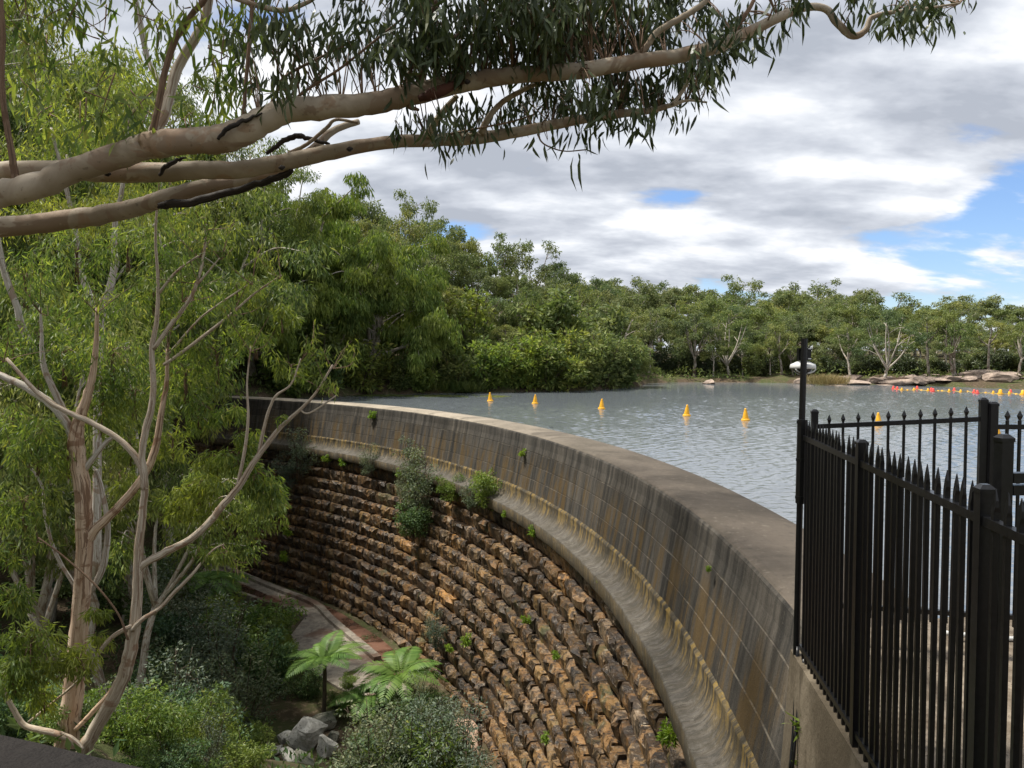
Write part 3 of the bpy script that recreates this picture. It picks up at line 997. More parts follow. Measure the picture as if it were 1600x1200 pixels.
def boulder(seed, sub=3, cuts=20, jit=0.018):
    rg = rs(seed)
    bm = bmesh.new()
    bmesh.ops.create_icosphere(bm, subdivisions=sub, radius=1.0)
    V = np.array([v.co[:] for v in bm.verts])
    for _ in range(cuts):
        n = unit(rg.normal(size=3))
        dd = rg.uniform(0.36, 0.68)
        o = np.maximum(V @ n - dd, 0)
        V = V - o[:, None] * n * 0.98
    V += rg.normal(0, jit, V.shape) * 0.6
    for v, c in zip(bm.verts, V):
        v.co = c
    me = bpy.data.meshes.new('boulder')
    bm.to_mesh(me)
    bm.free()
    return me


ROCKS = [('boulder', (478, 1160), (1.15, 0.9, 1.0), 'rock', 0.3, 'pale grey angular boulder, largest of the pile on the gorge floor'),
         ('boulder', (500, 1126), (1.15, 0.75, 0.55), 'rock_moss', -0.1, 'flat-topped mossy boulder lying behind the pale grey ones'),
         ('boulder', (510, 1172), (0.6, 0.55, 0.75), 'rock', 1.1, 'small upright grey boulder leaning on the largest pale one'),
         ('boulder', (445, 1150), (0.50, 0.42, 0.35), 'rock', 0.6, 'small grey boulder at the left side of the pile'),
         ('boulder', (475, 1205), (0.75, 0.55, 0.42), 'rock_moss', 2.0, 'low grey rock in front of the boulder pile at the picture edge'),
         ('boulder', (455, 1185), (0.55, 0.45, 0.35), 'rock', 2.6, 'small pale rock tucked against the largest boulder'),
         ('boulder', (432, 1172), (0.40, 0.35, 0.25), 'rock', 0.9, 'smallest pale rock at the left end of the pile'),
         ('boulder', (520, 1150), (0.50, 0.40, 0.40), 'rock_moss', 1.7, 'dark rock between the flat-topped boulder and the upright one'),
         ('boulder', (545, 1190), (0.6, 0.5, 0.3), 'rock_moss', 0.4, 'half hidden dark rock right of the boulder pile under shrubs'),
         ('sandstone_outcrop', (735, 1150), (0.55, 1.5, 0.5), 'sandstone', 0.35, 'pink sandstone shelf at the foot of the dam beside the shrubs')]
for k, (nm, (px, py), sc, mt, rz, lb) in enumerate(ROCKS):
    me = boulder(40 + k)
    me.materials.append(M[mt])
    q = gp(px, py, -9.5)
    o = tag(link(nm, me, None, (q[0], q[1], hz(q[0], q[1]) + sc[2] * 0.35), (0.15, -0.1, rz), sc), lb, 'rock')


# ------------------------------------------------------------------ abutment, platform, fences, pole
def build_right():
    a = thing('abutment_wall', 'tan concrete wing wall under the near black fence', 'retaining wall', (2.6, 5.0, 0.9))
    inv = -np.array(a.location)
    base = [(2.44, 6.62), (2.02, 3.25), (1.72, 1.2), (1.4, -1.5), (14, -1.5), (14, 7.45), (4.3, 7.45), (2.9, 7.0)]
    top = 0.98
    bm = bmesh.new()
    lo = [bm.verts.new((x - (0.75 if x < 3 else 0.0) + inv[0], y + inv[1], -10 + inv[2])) for x, y in base]
    hi = [bm.verts.new((x + inv[0], y + inv[1], top + inv[2])) for x, y in base]
    n = len(base)
    for i in range(n):
        bm.faces.new((lo[i], lo[(i + 1) % n], hi[(i + 1) % n], hi[i]))
    bm.faces.new(hi)
    bmesh.ops.recalc_face_normals(bm, faces=bm.faces)
    me = bpy.data.meshes.new('wall_body')
    bm.to_mesh(me)
    bm.free()
    me.materials.append(M['abut'])
    link('wall_body', me, a)
    sheet('platform_path', [(2.75, 6.9), (2.32, 3.3), (2.05, 1.2), (1.7, -1.4), (13.9, -1.4), (13.9, 7.4), (4.4, 7.4)], 1.006, M['dirt'])


build_right()


def picket_mesh(h0, h1, w=0.023, style='blade'):
    mb = MB()
    s = w / 2
    if style == 'blade':
        rows = [(h0, s, s), (h1 - 0.10, s, s), (h1 - 0.08, s * 1.25, s * 0.75), (h1 - 0.05, s * 1.15, s * 0.5), (h1, 0.0015, 0.0015)]
    else:
        rows = [(h0, s * .85, s * .85), (h1 - 0.085, s * .85, s * .85), (h1 - 0.078, s * 0.6, s * 0.6), (h1 - 0.045, s * 1.4, s * 1.4), (h1, 0.0015, 0.0015)]
    V = []
    for z, a, b in rows:
        V += [(-a, -b, z), (a, -b, z), (a, b, z), (-a, b, z)]
    m = len(rows)
    k = np.arange(m - 1)[:, None] * 4
    q = np.concatenate([k + [[i, (i + 1) % 4, 4 + (i + 1) % 4, 4 + i]] for i in range(4)])
    mb.add(V, [q, np.array([[3, 2, 1, 0]]), np.array([[0, 1, 2, 3]]) + 4 * (m - 1)])
    return mb.mesh('picket', M['black'])


def post_mesh(h0, h1, w, cap=True):
    mb = MB()
    mb.box((0, 0, (h0 + h1) / 2), (w, w, h1 - h0))
    if cap:
        s = w / 2 * 1.12
        V = [(-s, -s, h1), (s, -s, h1), (s, s, h1), (-s, s, h1)]
        V += [(x, y, h1 + 0.018) for x, y, _ in V] + [(x * .45, y * .45, h1 + 0.036) for x, y, _ in V[:4]]
        k = np.arange(2)[:, None] * 4
        q = np.concatenate([k + [[i, (i + 1) % 4, 4 + (i + 1) % 4, 4 + i]] for i in range(4)])
        mb.add(V, [q, np.array([[3, 2, 1, 0]]), np.array([[8, 9, 10, 11]])])
    return mb.mesh('post', M['black'])


def beam(mb, p, q, w, h):
    p, q = np.array(p, float), np.array(q, float)
    d = q - p
    L = np.linalg.norm(d)
    x = d / L
    y = unit(np.cross([0, 0, 1.0], x))
    z = np.cross(x, y)
    mb.box((p + q) / 2, (L, w, h), 0, np.stack([x, y, z], 1))


def fence(name, label, posts, pickets, style, post_top, top_z, bot_z, pick_top, pick_bot, post_w, post_bot, capped=True, skip_posts=()):
    """posts: (x, y) along the run; heights may be (start, end) pairs along the run."""
    f = thing(name, label, 'fence', (*posts[0], post_bot))
    o = np.array(f.location)

    def at(v, t):
        return v if not isinstance(v, tuple) else v[0] + (v[1] - v[0]) * t
    tot = len(posts) - 1
    for i, (x, y) in enumerate(posts):
        if i in skip_posts:
            continue
        link('post', post_mesh(0, at(post_top, i / tot) - post_bot, post_w, capped), f, (x - o[0], y - o[1], 0),
             (0, 0, math.atan2(posts[-1][1] - posts[0][1], posts[-1][0] - posts[0][0])))
    pm = {}
    for i in range(tot):
        a, b = np.array(posts[i]), np.array(posts[i + 1])
        t0, t1 = i / tot, (i + 1) / tot
        ang = math.atan2(b[1] - a[1], b[0] - a[0])
        u = unit(b - a) * (post_w / 2 + 0.001)
        for rz in (top_z, bot_z):
            mb = MB()
            beam(mb, (*(a + u - o[:2]), at(rz, t0) - o[2]), (*(b - u - o[:2]), at(rz, t1) - o[2]), 0.040, 0.040)
            link('rail', mb.mesh('rail', M['black']), f)
        n = pickets[i]
        for k in range(n):
            s = (k + 1) / (n + 1)
            p = a + (b - a) * s
            t = t0 + (t1 - t0) * s
            key = round(at(pick_top, t) - at(pick_bot, t), 2)
            if key not in pm:
                pm[key] = picket_mesh(0, key, 0.0235, style)
            link('picket', pm[key], f, (p[0] - o[0], p[1] - o[1], at(pick_bot, t) - o[2]), (random.uniform(-.004, .004), random.uniform(-.004, .004), ang))
    return f


def build_fences():
    K = 1.2
    P = lambda px, d: ((px - 800) / 1200 * d, d)
    p1, p2, p3 = P(1258, 6.50), P(1349, 4.99), P(1544, 3.31)
    dx = (p3[0] - p2[0], p3[1] - p2[1])
    p4 = (p3[0] + dx[0] * 0.98, p3[1] + dx[1] * 0.98)
    p5 = (p4[0] + dx[0] * 0.98, p4[1] + dx[1] * 0.98)
    fence('steel_fence', 'black steel picket fence with blade tips along the wing wall edge', [p1, p2, p3, p4, p5], [15, 16, 15, 15], 'blade',
          2.985, 2.865, 1.07, 3.025, 0.94, 0.062, 0.80, skip_posts=(0,))
    # the fence along the water, its pickets ending in diamonds; it climbs a little to the gate
    a, b = P(1274, 6.72), P(1538, 6.42)
    fence('waterside_fence', 'black fence with diamond tips standing along the water edge', [a, b], [10], 'diamond',
          (3.05, 3.17), (2.935, 3.025), (1.36, 1.36), (3.03, 3.145), (1.27, 1.27), 0.055, 0.98)
    c, e = P(1553, 6.38), P(1790, 6.35)
    fence('waterside_fence', 'black diamond-tipped fence panel right of the paired posts', [c, e], [10], 'diamond',
          (3.14, 3.14), (2.965, 2.965), (1.36, 1.36), (3.10, 3.10), (1.27, 1.27), 0.062, 0.98)
    # gate behind the near fence
    g = thing('gate', 'black steel gate with heavy post and double top bars behind the near fence', 'gate', (*P(1572, 3.75), 1.0))
    o = np.array(g.location)
    link('post', post_mesh(0, 3.155 - 1.0, 0.06), g, (0, 0, 0), (0, 0, 0.08))
    ex = np.array([1.25, 0.12])
    for z in (2.975, 2.915, 1.15):
        mb = MB()
        beam(mb, (0.04, 0.003, z - 1.0), (ex[0] - 0.037, ex[1] - 0.003, z - 1.0), 0.045, 0.05)
        link('rail', mb.mesh('rail', M['black']), g)
    link('post', post_mesh(0, 3.155 - 1.0, 0.06), g, (ex[0], ex[1], 0), (0, 0, 0.08))
    pm = picket_mesh(0, 1.70, 0.0235, 'blade')
    for k in range(9):
        s = (k + 1) / 10
        link('picket', pm, g, (ex[0] * s, ex[1] * s, 1.19 - 1.0))
    # white hose lying along the water edge
    mb = MB()
    pts = smooth_line([pt(x, y, 6.75) for x, y in ((1478, 988), (1492, 994), (1520, 991), (1560, 1000), (1610, 1006), (1680, 1010))], 4)
    pts[:, 2] = np.maximum(pts[:, 2], 1.03)
    mb.tube(pts, 0.022, 6)
    tag(link('pipe', mb.mesh('pipe', M['white'], True)), 'white plastic pipe lying at the water edge behind the fence', 'pipe')


build_fences()


def build_pole():
    d = 6.52
    base = pt(1243, 1065, d)
    p = thing('pole', 'tall black steel pole clamped to the end of the near fence', 'pole', base)
    ax = [pt(1257, 529, d), pt(1253, 655, d), pt(1250, 785, d), pt(1243, 1065, d), pt(1241, 1215, d)]
    ax = [q - base for q in ax]
    mb = MB()
    mb.tube([ax[0], ax[1], ax[3]], 0.027, 10)
    link('upright', mb.mesh('upright', M['black']), p)
    mb = MB()
    mb.tube([ax[1] + [-0.008, -0.03, 0], ax[2] + [-0.008, -0.03, 0]], 0.042, 8)
    link('sleeve', mb.mesh('sleeve', M['black']), p)
    for t in (0.03, 0.48, 0.93):
        q = ax[1] + (ax[2] - ax[1]) * t + [-0.008, -0.03, 0]
        mb = MB()
        mb.tube([q - [0, 0, 0.012], q + [0, 0, 0.012]], 0.046, 10)
        link('clamp', mb.mesh('clamp', M['black']), p)
    mb = MB()
    mb.tube(smooth_line([pt(1247, 782, d) - base, pt(1248, 830, d) - base, pt(1251, 905, d) - base], 4), 0.010, 6)
    link('conduit', mb.mesh('conduit', M['white'], True), p)
    # black cables down the wall
    for k, L in enumerate(([(1246, 1010, 6.5), (1243, 1080, 6.4), (1239, 1150, 6.3), (1234, 1205, 6.2)], [(1256, 1030, 6.35), (1249, 1090, 6.3), (1242, 1160, 6.15), (1238, 1205, 6.1)])):
        mb = MB()
        mb.tube(smooth_line([pt(*q) for q in L], 4), 0.012, 6)
        tag(link('cable', mb.mesh('cable', M['black'], True)), ('straight black cable running down from the pole along the wing wall edge', 'looser black cable hanging beside the straight one')[k], 'cable')
    # camera
    q0 = pt(1254.5, 574, d + 0.11)
    c = thing('security_camera', 'white dome security camera with black bracket near the top of the pole', 'camera', q0)
    ll = MB()
    prof = [(0.02, 0.055), (0.055, 0.048), (0.075, 0.038), (0.103, 0.025), (0.107, 0.005), (0.107, -0.012), (0.02, -0.012)]

    def rev(mb, prof, n=20):
        a = np.linspace(0, 2 * np.pi, n, endpoint=False)
        V = np.concatenate([np.stack([r * np.cos(a), r * np.sin(a), np.full(n, z)], 1) for r, z in prof])
        i = np.arange(len(prof) - 1)[:, None] * n
        j = np.arange(n)[None]
        q = np.stack([i + j, i + n + j, i + n + (j + 1) % n, i + (j + 1) % n], -1).reshape(-1, 4)
        mb.add(V, [q, np.arange(n)[None], (np.arange(n)[::-1] + (len(prof) - 1) * n)[None]])
    rev(ll, prof)
    link('housing', ll.mesh('housing', M['white'], True), c)
    ll = MB()
    rev(ll, [(0.078, -0.0125), (0.074, -0.03), (0.060, -0.048), (0.035, -0.06), (0.005, -0.065)])
    link('dome', ll.mesh('dome', M['glass'], True), c)
    for sg in (-1, 1):
        mb = MB()
        mb.tube(smooth_line([np.array([sg * 0.085, -0.062, -0.013]), np.array([sg * 0.070, -0.066, -0.032]), np.array([sg * 0.035, -0.070, -0.046]), np.array([sg * 0.012, -0.071, -0.048])], 4), 0.007, 6)
        link('guard', mb.mesh('guard', M['white'], True), c)
    mb = MB()
    mb.box((0, -0.02, 0.115), (0.105, 0.05, 0.105))
    link('bracket', mb.mesh('bracket', M['black']), c)
    for z in (0.072, 0.158):
        mb = MB()
        mb.box((0, -0.047, z), (0.112, 0.016, 0.018))
        link('bracket_plate', mb.mesh('bracket_plate', M['black']), c)
        mb = MB()
        mb.box((0.003, -0.141, z + 0.004), (0.026, 0.006, 0.010))
        link('strap', mb.mesh('strap', M['steel']), c)
    return


build_pole()


def build_rail():
    t = thing('handrail', 'dark weathered timber handrail at the lower left corner', 'railing', (-0.6, 1.13, 1.95))
    o = np.array(t.location)
    a, b = np.array([-3.4, 2.07, 2.905]), np.array([1.25, 0.50, 2.905])
    rg = rs(3)
    n = 26
    P = np.array([a + (b - a) * k / (n - 1) for k in range(n)]) - o
    sec = []
    x = unit(b - a)
    y = unit(np.cross([0, 0, 1.0], x))
    z = np.cross(x, y)
    ring = [(-.055, -.05), (.055, -.05), (.06, -.04), (.06, .035), (.045, .05), (0, .056), (-.045, .05), (-.06, .035), (-.06, -.04)]
    mb = MB()
    m = len(ring)
    V = np.concatenate([np.array([p + y * (u * 1.0 + rg.normal(0, .0015)) + z * (w + rg.normal(0, .002)) for u, w in ring]) for p in P])
    i = np.arange(n - 1)[:, None] * m
    j = np.arange(m)[None]
    q = np.stack([i + j, i + (j + 1) % m, i + m + (j + 1) % m, i + m + j], -1).reshape(-1, 4)[:, ::-1]
    mb.add(V, [q, np.arange(m)[None], (np.arange(m)[::-1] + (n - 1) * m)[None]])
    link('top_rail', mb.mesh('top_rail', M['timber']), t)
    for s in (0.08, 0.47, 0.86):
        p = a + (b - a) * s - o
        mb = MB()
        mb.box((p[0], p[1], (p[2] - 0.053) / 2 - 0.05), (0.1, 0.1, p[2] - 0.053 + 0.1), math.atan2(b[1] - a[1], b[0] - a[0]))
        link('post', mb.mesh('post', M['timber']), t)


build_rail()


# ------------------------------------------------------------------ buoys and floats
def build_buoys():
    n = 14
    a = np.linspace(0, 2 * np.pi, n, endpoint=False)

    def rev(prof, mat, nm):
        V = np.concatenate([np.stack([r * np.cos(a), r * np.sin(a), np.full(n, z)], 1) for r, z in prof])
        i = np.arange(len(prof) - 1)[:, None] * n
        j = np.arange(n)[None]
        q = np.stack([i + j, i + (j + 1) % n, i + n + (j + 1) % n, i + n + j], -1).reshape(-1, 4)
        return MB().add(V, [q, np.arange(n)[::-1][None], (np.arange(n) + (len(prof) - 1) * n)[None]]).mesh(nm, mat, True)
    cone = rev([(0.16, 0.10), (0.155, 0.13), (0.085, 0.46), (0.055, 0.56), (0.06, 0.60), (0.02, 0.63)], M['buoy'], 'cone')
    flo = rev([(0.10, -0.12), (0.21, -0.08), (0.23, 0.02), (0.20, 0.09), (0.162, 0.105)], M['buoy_base'], 'float_collar')
    for px, py, lb in ((766, 627, 'yellow cone buoy nearest the bushy left shore'), (836, 631, 'second yellow cone buoy out from the left shore bushes'),
                       (940, 639, 'yellow cone buoy alone in mid channel, before the bushy point'), (1073, 650, 'yellow cone buoy out on open water, fourth from the left shore'),
                       (1165, 657, 'yellow cone buoy on open water nearest the camera pole'), (1373, 665, 'yellow buoy seen between the diamond-tipped pickets'),
                       (1558, 686, 'yellow buoy peeping out right of the paired fence posts')):
        q = gp(px, py, 0)
        b = thing('buoy', lb, 'buoy', q, 'yellow cone buoys across the lake', random.uniform(0, 6))
        b.rotation_euler = (random.uniform(-.06, .06), random.uniform(-.06, .06), 0)
        link('cone', cone, b)
        link('float_collar', flo, b)
    fy = rev([(0.05, -0.10), (0.16, -0.04), (0.17, 0.04), (0.10, 0.13), (0.09, 0.26), (0.03, 0.30)], M['buoy'], 'float')
    fr = rev([(0.05, -0.10), (0.18, -0.04), (0.19, 0.06), (0.11, 0.15), (0.10, 0.30), (0.03, 0.36)], M['red'], 'float')
    fs = rev([(0.03, -0.06), (0.12, -0.03), (0.13, 0.03), (0.06, 0.10)], M['buoy'], 'float')
    rg = rs(21)
    xs = [(1396, 608, 'r'), (1402, 609, 'r'), (1409, 610, 'y'), (1418, 610, 's'), (1428, 610, 'y'), (1433, 608, 'r'), (1440, 610, 's'), (1450, 611, 'y'), (1455, 611, 'r'), (1458, 612, 'r'),
          (1466, 611, 's'), (1472, 611, 's'), (1483, 612, 'y'), (1491, 611, 'r'), (1501, 613, 'y'), (1512, 612, 's'), (1522, 614, 'r'), (1527, 615, 'r'), (1540, 614, 's'),
          (1552, 615, 'y'), (1563, 616, 'Y'), (1577, 616, 'y'), (1579, 614, 'r'), (1588, 616, 's'), (1598, 617, 'Y'), (1612, 617, 'y'), (1630, 618, 'r')]
    LB = {'r': ('red float bobbing on the swim line before the sandstone shore', 'red floats on the swim line'),
          'y': ('medium yellow float on the swim line before the sandstone shore', 'medium yellow floats on the swim line'),
          's': ('small low yellow float on the swim line before the sandstone shore', 'small yellow floats on the swim line'),
          'Y': ('tall yellow marker float standing out on the swim line', 'tall yellow floats on the swim line')}
    pts = []
    for px, py, k in xs:
        q = gp(px, py, 0)
        pts.append(q)
        s = {'r': 0.85, 'y': 0.8, 's': 0.85, 'Y': 1.35}[k]
        o = link('float', {'r': fr, 'y': fy, 's': fs, 'Y': fy}[k], None, q, (0, 0, rg.uniform(0, 6)), (s, s, s))
        tag(o, LB[k][0], 'float', LB[k][1])
    mb = MB()
    mb.tube(np.array(pts) + [0, 0, 0.02], 0.03, 5)
    tag(link('swim_line', mb.mesh('swim_line', M['rope'])), 'rope of the swim line joining the red and yellow floats', 'rope')


build_buoys()


# ------------------------------------------------------------------ vegetation builders
def gum(seed, H=10.0, W=7.0, tr=0.2, n_limb=4, clumps=26, per=240, leaf=(0.34, 0.12), cr=1.0, base=0.42, leafmat='gum_far', bark='bark_far', droop=0.6, flat=0.62, multi=1, long=False, low=0.78):
    """A gum: trunk, spreading forks and leaf clumps at their ends. Returns (trunk mesh, crown mesh)."""
    rg = rs(seed)
    tb, cb = MB(), MB()
    ends = []
    for s in range(multi):
        lean = rg.uniform(-0.06, 0.06, 2) * H + (rg.uniform(-.08, .08, 2) * H if multi > 1 else 0)
        t = np.linspace(0, 1, 6)
        P = np.stack([lean[0] * t + rg.normal(0, 0.010 * H, 6) * t, lean[1] * t + rg.normal(0, 0.010 * H, 6) * t, base * H * t], 1)
        P[0, 2] = -0.5
        P = smooth_line(P, 3)
        r = np.linspace(tr, tr * 0.62, len(P))
        r[:3] *= np.array([1.35, 1.2, 1.08])
        tb.tube(P, r, 7)
        for k in range(n_limb):
            az = 2 * np.pi * (k + rg.uniform(-0.25, 0.25)) / n_limb + s
            up = rg.uniform(low, 1.0) if k else 1.0
            rad = W / 2 * (rg.uniform(0.35, 0.8) * (1.15 if up < 0.6 else 1) if k else 0.12)
            st = P[-1 - rg.randint(0, 4)] if k else P[-1]
            top = np.array([lean[0] + math.cos(az) * rad, lean[1] + math.sin(az) * rad, H * (up - 0.10)])
            mid = st + (top - st) * np.array([0.6, 0.6, 0.45]) + rg.normal(0, 0.02 * H, 3)
            L = smooth_line([st, mid, top], 5)
            tb.tube(L, np.linspace(tr * 0.55, tr * 0.14, len(L)), 6)
            ends.append((top, cr * 1.0))
            for j in range(max(2, clumps // (n_limb * multi) - 1)):
                f = rg.uniform(0.35, 0.95)
                q = L[int(f * (len(L) - 1))]
                az2 = az + rg.uniform(-1.5, 1.5)
                e = q + np.array([math.cos(az2), math.sin(az2), rg.uniform(-0.25, 0.75)]) * rg.uniform(0.14, 0.34) * W
                e[2] = min(e[2], H * 0.97)
                m2 = (q + e) / 2 + [0, 0, 0.05 * W] + rg.normal(0, 0.012 * H, 3)
                L2 = smooth_line([q, m2, e], 4)
                tb.tube(L2, np.linspace(tr * 0.22, tr * 0.06, len(L2)), 5)
                ends.append((e, cr * rg.uniform(0.65, 1.1)))
    for e, c in ends:
        n = int(per * (c / cr) ** 2)
        # several tufts make one clump, so its outline stays ragged
        k = 6
        tuft = e + ball(rg, k, 0.3) * np.array([c, c, c * flat]) * 0.75
        idx = rg.randint(0, k, n)
        off = ball(rg, n, 0.35) * np.array([0.55, 0.55, 0.42]) * c
        pos = tuft[idx] + off
        d = unit(off + 1e-6) * 0.55 + rg.normal(0, 0.45, (n, 3))
        d[:, 2] -= droop
        leaves(cb, pos, d, leaf[0], leaf[1], rg, long=long)
    return tb.mesh('trunk', M[bark], True), cb.mesh('crown', M[leafmat])


def shrub(seed, W=2.4, H=1.8, n=3200, leaf=(0.10, 0.05), mat='shrub_dark', tufts=30, droop=0.1, stems=6):
    """Several leaning stems, each carrying sprays of leaves of its own, so the outline is broken."""
    rg = rs(seed)
    tb, cb = MB(), MB()
    T, Rd = [], []
    for k in range(stems):
        a = 2 * np.pi * (k + rg.uniform(-.3, .3)) / stems
        reach = rg.uniform(0.15, 0.5) * W
        h = H * rg.uniform(0.6, 1.12) * (1.15 - reach / W)
        b = np.array([math.cos(a) * .06, math.sin(a) * .06, -0.25])
        e = np.array([math.cos(a) * reach, math.sin(a) * reach, h])
        L = smooth_line([b, b + (e - b) * [0.35, 0.35, 0.55], e], 6)
        tb.tube(L, np.linspace(0.022, 0.006, len(L)) * W / 2, 5)
        for j in range(max(2, tufts // stems)):
            p = L[int(rg.uniform(0.30, 1.0) * (len(L) - 1))]
            q = p + unit(rg.normal(0, 1, 3) + [0, 0, 0.1]) * W * rg.uniform(0.05, 0.20)
            q[2] = max(q[2], 0.06 * H)
            T.append(q)
            Rd.append(rg.uniform(0.07, 0.15) * W)
            tb.tube(np.array([p, (p + q) / 2 + [0, 0, .03], q]), [0.006 * W / 2, 0.005 * W / 2, 0.003 * W / 2], 4)
    T, Rd = np.array(T), np.array(Rd)
    pr = Rd ** 2 / (Rd ** 2).sum()
    idx = rg.choice(len(T), n, p=pr)
    off = ball(rg, n, 0.2) * Rd[idx][:, None] * [1, 1, 0.7]
    d = unit(off + 1e-6) * 0.8 + rg.normal(0, 0.5, (n, 3))
    d[:, 2] -= droop
    leaves(cb, T[idx] + off, d, leaf[0], leaf[1], rg)
    return tb.mesh('stem', M['stem'], True), cb.mesh('foliage', M[mat])


def blades(seed, W, H, n, mat, w=0.02, lean=0.35):
    rg = rs(seed)
    mb = MB()
    a = rg.uniform(0, 2 * np.pi, n)
    r = np.sqrt(rg.uniform(0, 1, n)) * W / 2
    pos = np.stack([r * np.cos(a), r * np.sin(a), np.full(n, -0.05)], 1)
    d = np.stack([np.cos(a) * lean + rg.normal(0, .2, n), np.sin(a) * lean + rg.normal(0, .2, n), np.ones(n)], 1)
    leaves(mb, pos, d, H, w, rg, 0.2, long=True)
    return mb.mesh('blades', M[mat])


def put(name, parts, label, cat, loc, group=None, rotz=0.0, scale=1.0):
    t = thing(name, label, cat, loc, group, rotz, scale)
    for nm, me in parts:
        link(nm, me, t)
    return t


# ------------------------------------------------------------------ trees across the water
FAR = []
SPEC = [dict(H=10, W=7.0, n_limb=7, clumps=42, per=210, low=0.5, flat=0.8, base=0.34), dict(H=10, W=6.0, n_limb=5, clumps=26, per=260, base=0.52, cr=0.95, flat=0.8, low=0.7, bark='bark_grey', tr=0.16), dict(H=10, W=8.0, n_limb=8, clumps=48, per=180, base=0.26, low=0.42, flat=0.75),
        dict(H=10, W=5.2, n_limb=4, clumps=20, per=270, base=0.58, cr=0.85, bark='bark_grey', tr=0.15), dict(H=10, W=7.0, n_limb=5, clumps=24, per=230, base=0.45, multi=2),
        dict(H=10, W=6.4, n_limb=9, clumps=54, per=220, base=0.2, cr=1.0, low=0.35, flat=0.9)]
LOOK = ['broad open-crowned gum', 'round-crowned gum', 'spreading pale-limbed gum', 'slender high-crowned gum', 'twin-stemmed gum', 'dense bushy gum']
for k, s in enumerate(SPEC):
    FAR.append(gum(100 + k, **s))

SKY_X = [400, 430, 520, 600, 650, 700, 760, 830, 890, 930, 1000, 1080, 1180, 1260, 1330, 1400, 1500, 1600, 1800]
SKY_Y = [255, 262, 290, 298, 310, 346, 372, 378, 404, 428, 438, 444, 448, 442, 452, 462, 468, 484, 495]


def col_name(px):
    for lim, s in ((560, 'behind weeping tree'), (700, 'right of weeping tree'), (800, 'over first buoy'), (880, 'over second buoy'), (985, 'over bushy point'),
                   (1040, 'beside dark cove'), (1110, 'behind fourth buoy'), (1180, 'behind fifth buoy'), (1250, 'left of camera pole'), (1330, 'right of camera pole'),
                   (1420, 'behind fanning pale gum'), (1500, 'over mid swim line'), (1600, 'over swim line end'), (9999, 'past right edge')):
        if px < lim:
            return s


def far_trees():
    rg = rs(77)

    def row(px0, px1, step, depth, off, rowname, jd, kinds, grp='gums on the far hill', wide=1.45):
        px = px0
        while px < px1:
            d = depth + rg.uniform(-jd, jd)
            top = np.interp(px, SKY_X, SKY_Y) + off + rg.normal(0, 11)
            q = pt(px, 560, d)
            z = hz(q[0], q[1])
            if sd_lake(np.array([q[0]]), np.array([q[1]]))[0] > 0.8:
                zt = pt(px, top, d)[2]
                H = max(zt - z, 4.0)
                k = kinds[rg.randint(len(kinds))]
                lb = f'{LOOK[k]} {rowname}, {col_name(px)}'
                o = put('gum_tree', (('trunk', FAR[k][0]), ('crown', FAR[k][1])), lb, 'tree', (q[0], q[1], z), grp, rg.uniform(0, 6.3), H / 10)
                o.scale[0] = o.scale[1] = H / 10 * max(0.9, min(1.35, 7.6 * d / 100 / H * wide)) * rg.uniform(0.85, 1.12)
            px += step * rg.uniform(0.75, 1.25)
    # left hill
    row(440, 960, 52, 100, 0, 'on left hill skyline', 3, [0, 1, 2, 4], 'gums on the left hill', 1.2)
    row(430, 960, 46, 88, 34, 'high on left hill', 3, [0, 1, 2, 5], 'gums on the left hill', 1.2)
    row(430, 985, 42, 78, 82, 'halfway up left hill', 2.5, [0, 2, 5, 1], 'gums on the left hill', 1.2)
    row(480, 985, 44, 71, 150, 'low on left bank', 2, [5, 0, 4], 'gums on the left hill', 1.2)
    # far hill
    row(930, 1760, 33, 136, 2, 'on far skyline', 4, [0, 1, 3, 3])
    row(930, 1760, 32, 122, 12, 'high on far hill', 4, [0, 1, 3, 2])
    row(930, 1760, 34, 110, 32, 'halfway up far hill', 4, [0, 1, 2, 5])
    row(960, 1760, 34, 99, 52, 'low on far hill', 3, [1, 0, 4, 3])
    row(985, 1760, 44, 91, 80, 'behind far shore', 2.5, [1, 3, 4, 0])
    # a leafy fill of understorey along both shores
    for px, d, top, k, lb in ((962, 84, 470, 2, 'pale-limbed spreading gum standing at the end of the bushy point'), (1015, 90, 478, 1, 'gum with forked white limbs at the head of the cove'),
                              (1085, 90, 482, 4, 'pale two-stemmed gum behind the fourth buoy'), (1140, 90, 480, 2, 'gum with wide bare lower limbs left of the pole'),
                              (1222, 89, 500, 1, 'rounded gum leaning over the shore just left of the pole'), (1330, 84, 500, 0, 'gum with open crown above the dry reeds'),
                              (1382, 81, 478, 2, 'large gum with white limbs fanning out above the shore rocks'), (1452, 82, 486, 3, 'slim straight pale gum on the shore rocks'),
                              (1492, 80, 484, 4, 'two-stemmed gum rising from the sandstone ledges'), (1545, 79, 492, 3, 'slim gum above the right end of the swim line'),
                              (1590, 77, 500, 0, 'gum at the right picture edge above the ledges')):
        q = pt(px, 560, d)
        z = hz(q[0], q[1])
        H = pt(px, top, d)[2] - z
        put('gum_tree', (('trunk', PALE[k][0]), ('crown', PALE[k][1])), lb, 'tree', (q[0], q[1], z), 'pale gums along the far shore', rg.uniform(0, 6.3), H / 10)


PALE = [gum(200 + k, H=10, W=(8, 6, 9.5, 4.5, 7)[k], tr=0.24, n_limb=(5, 4, 7, 3, 4)[k], clumps=(18, 16, 24, 12, 20)[k], per=210, base=(0.38, 0.42, 0.16, 0.6, 0.3)[k], bark=('bark_grey', 'bark_far', 'bark_grey', 'bark_far', 'bark_far')[k],
            cr=0.95, multi=2 if k == 4 else 1) for k in range(5)]
far_trees()

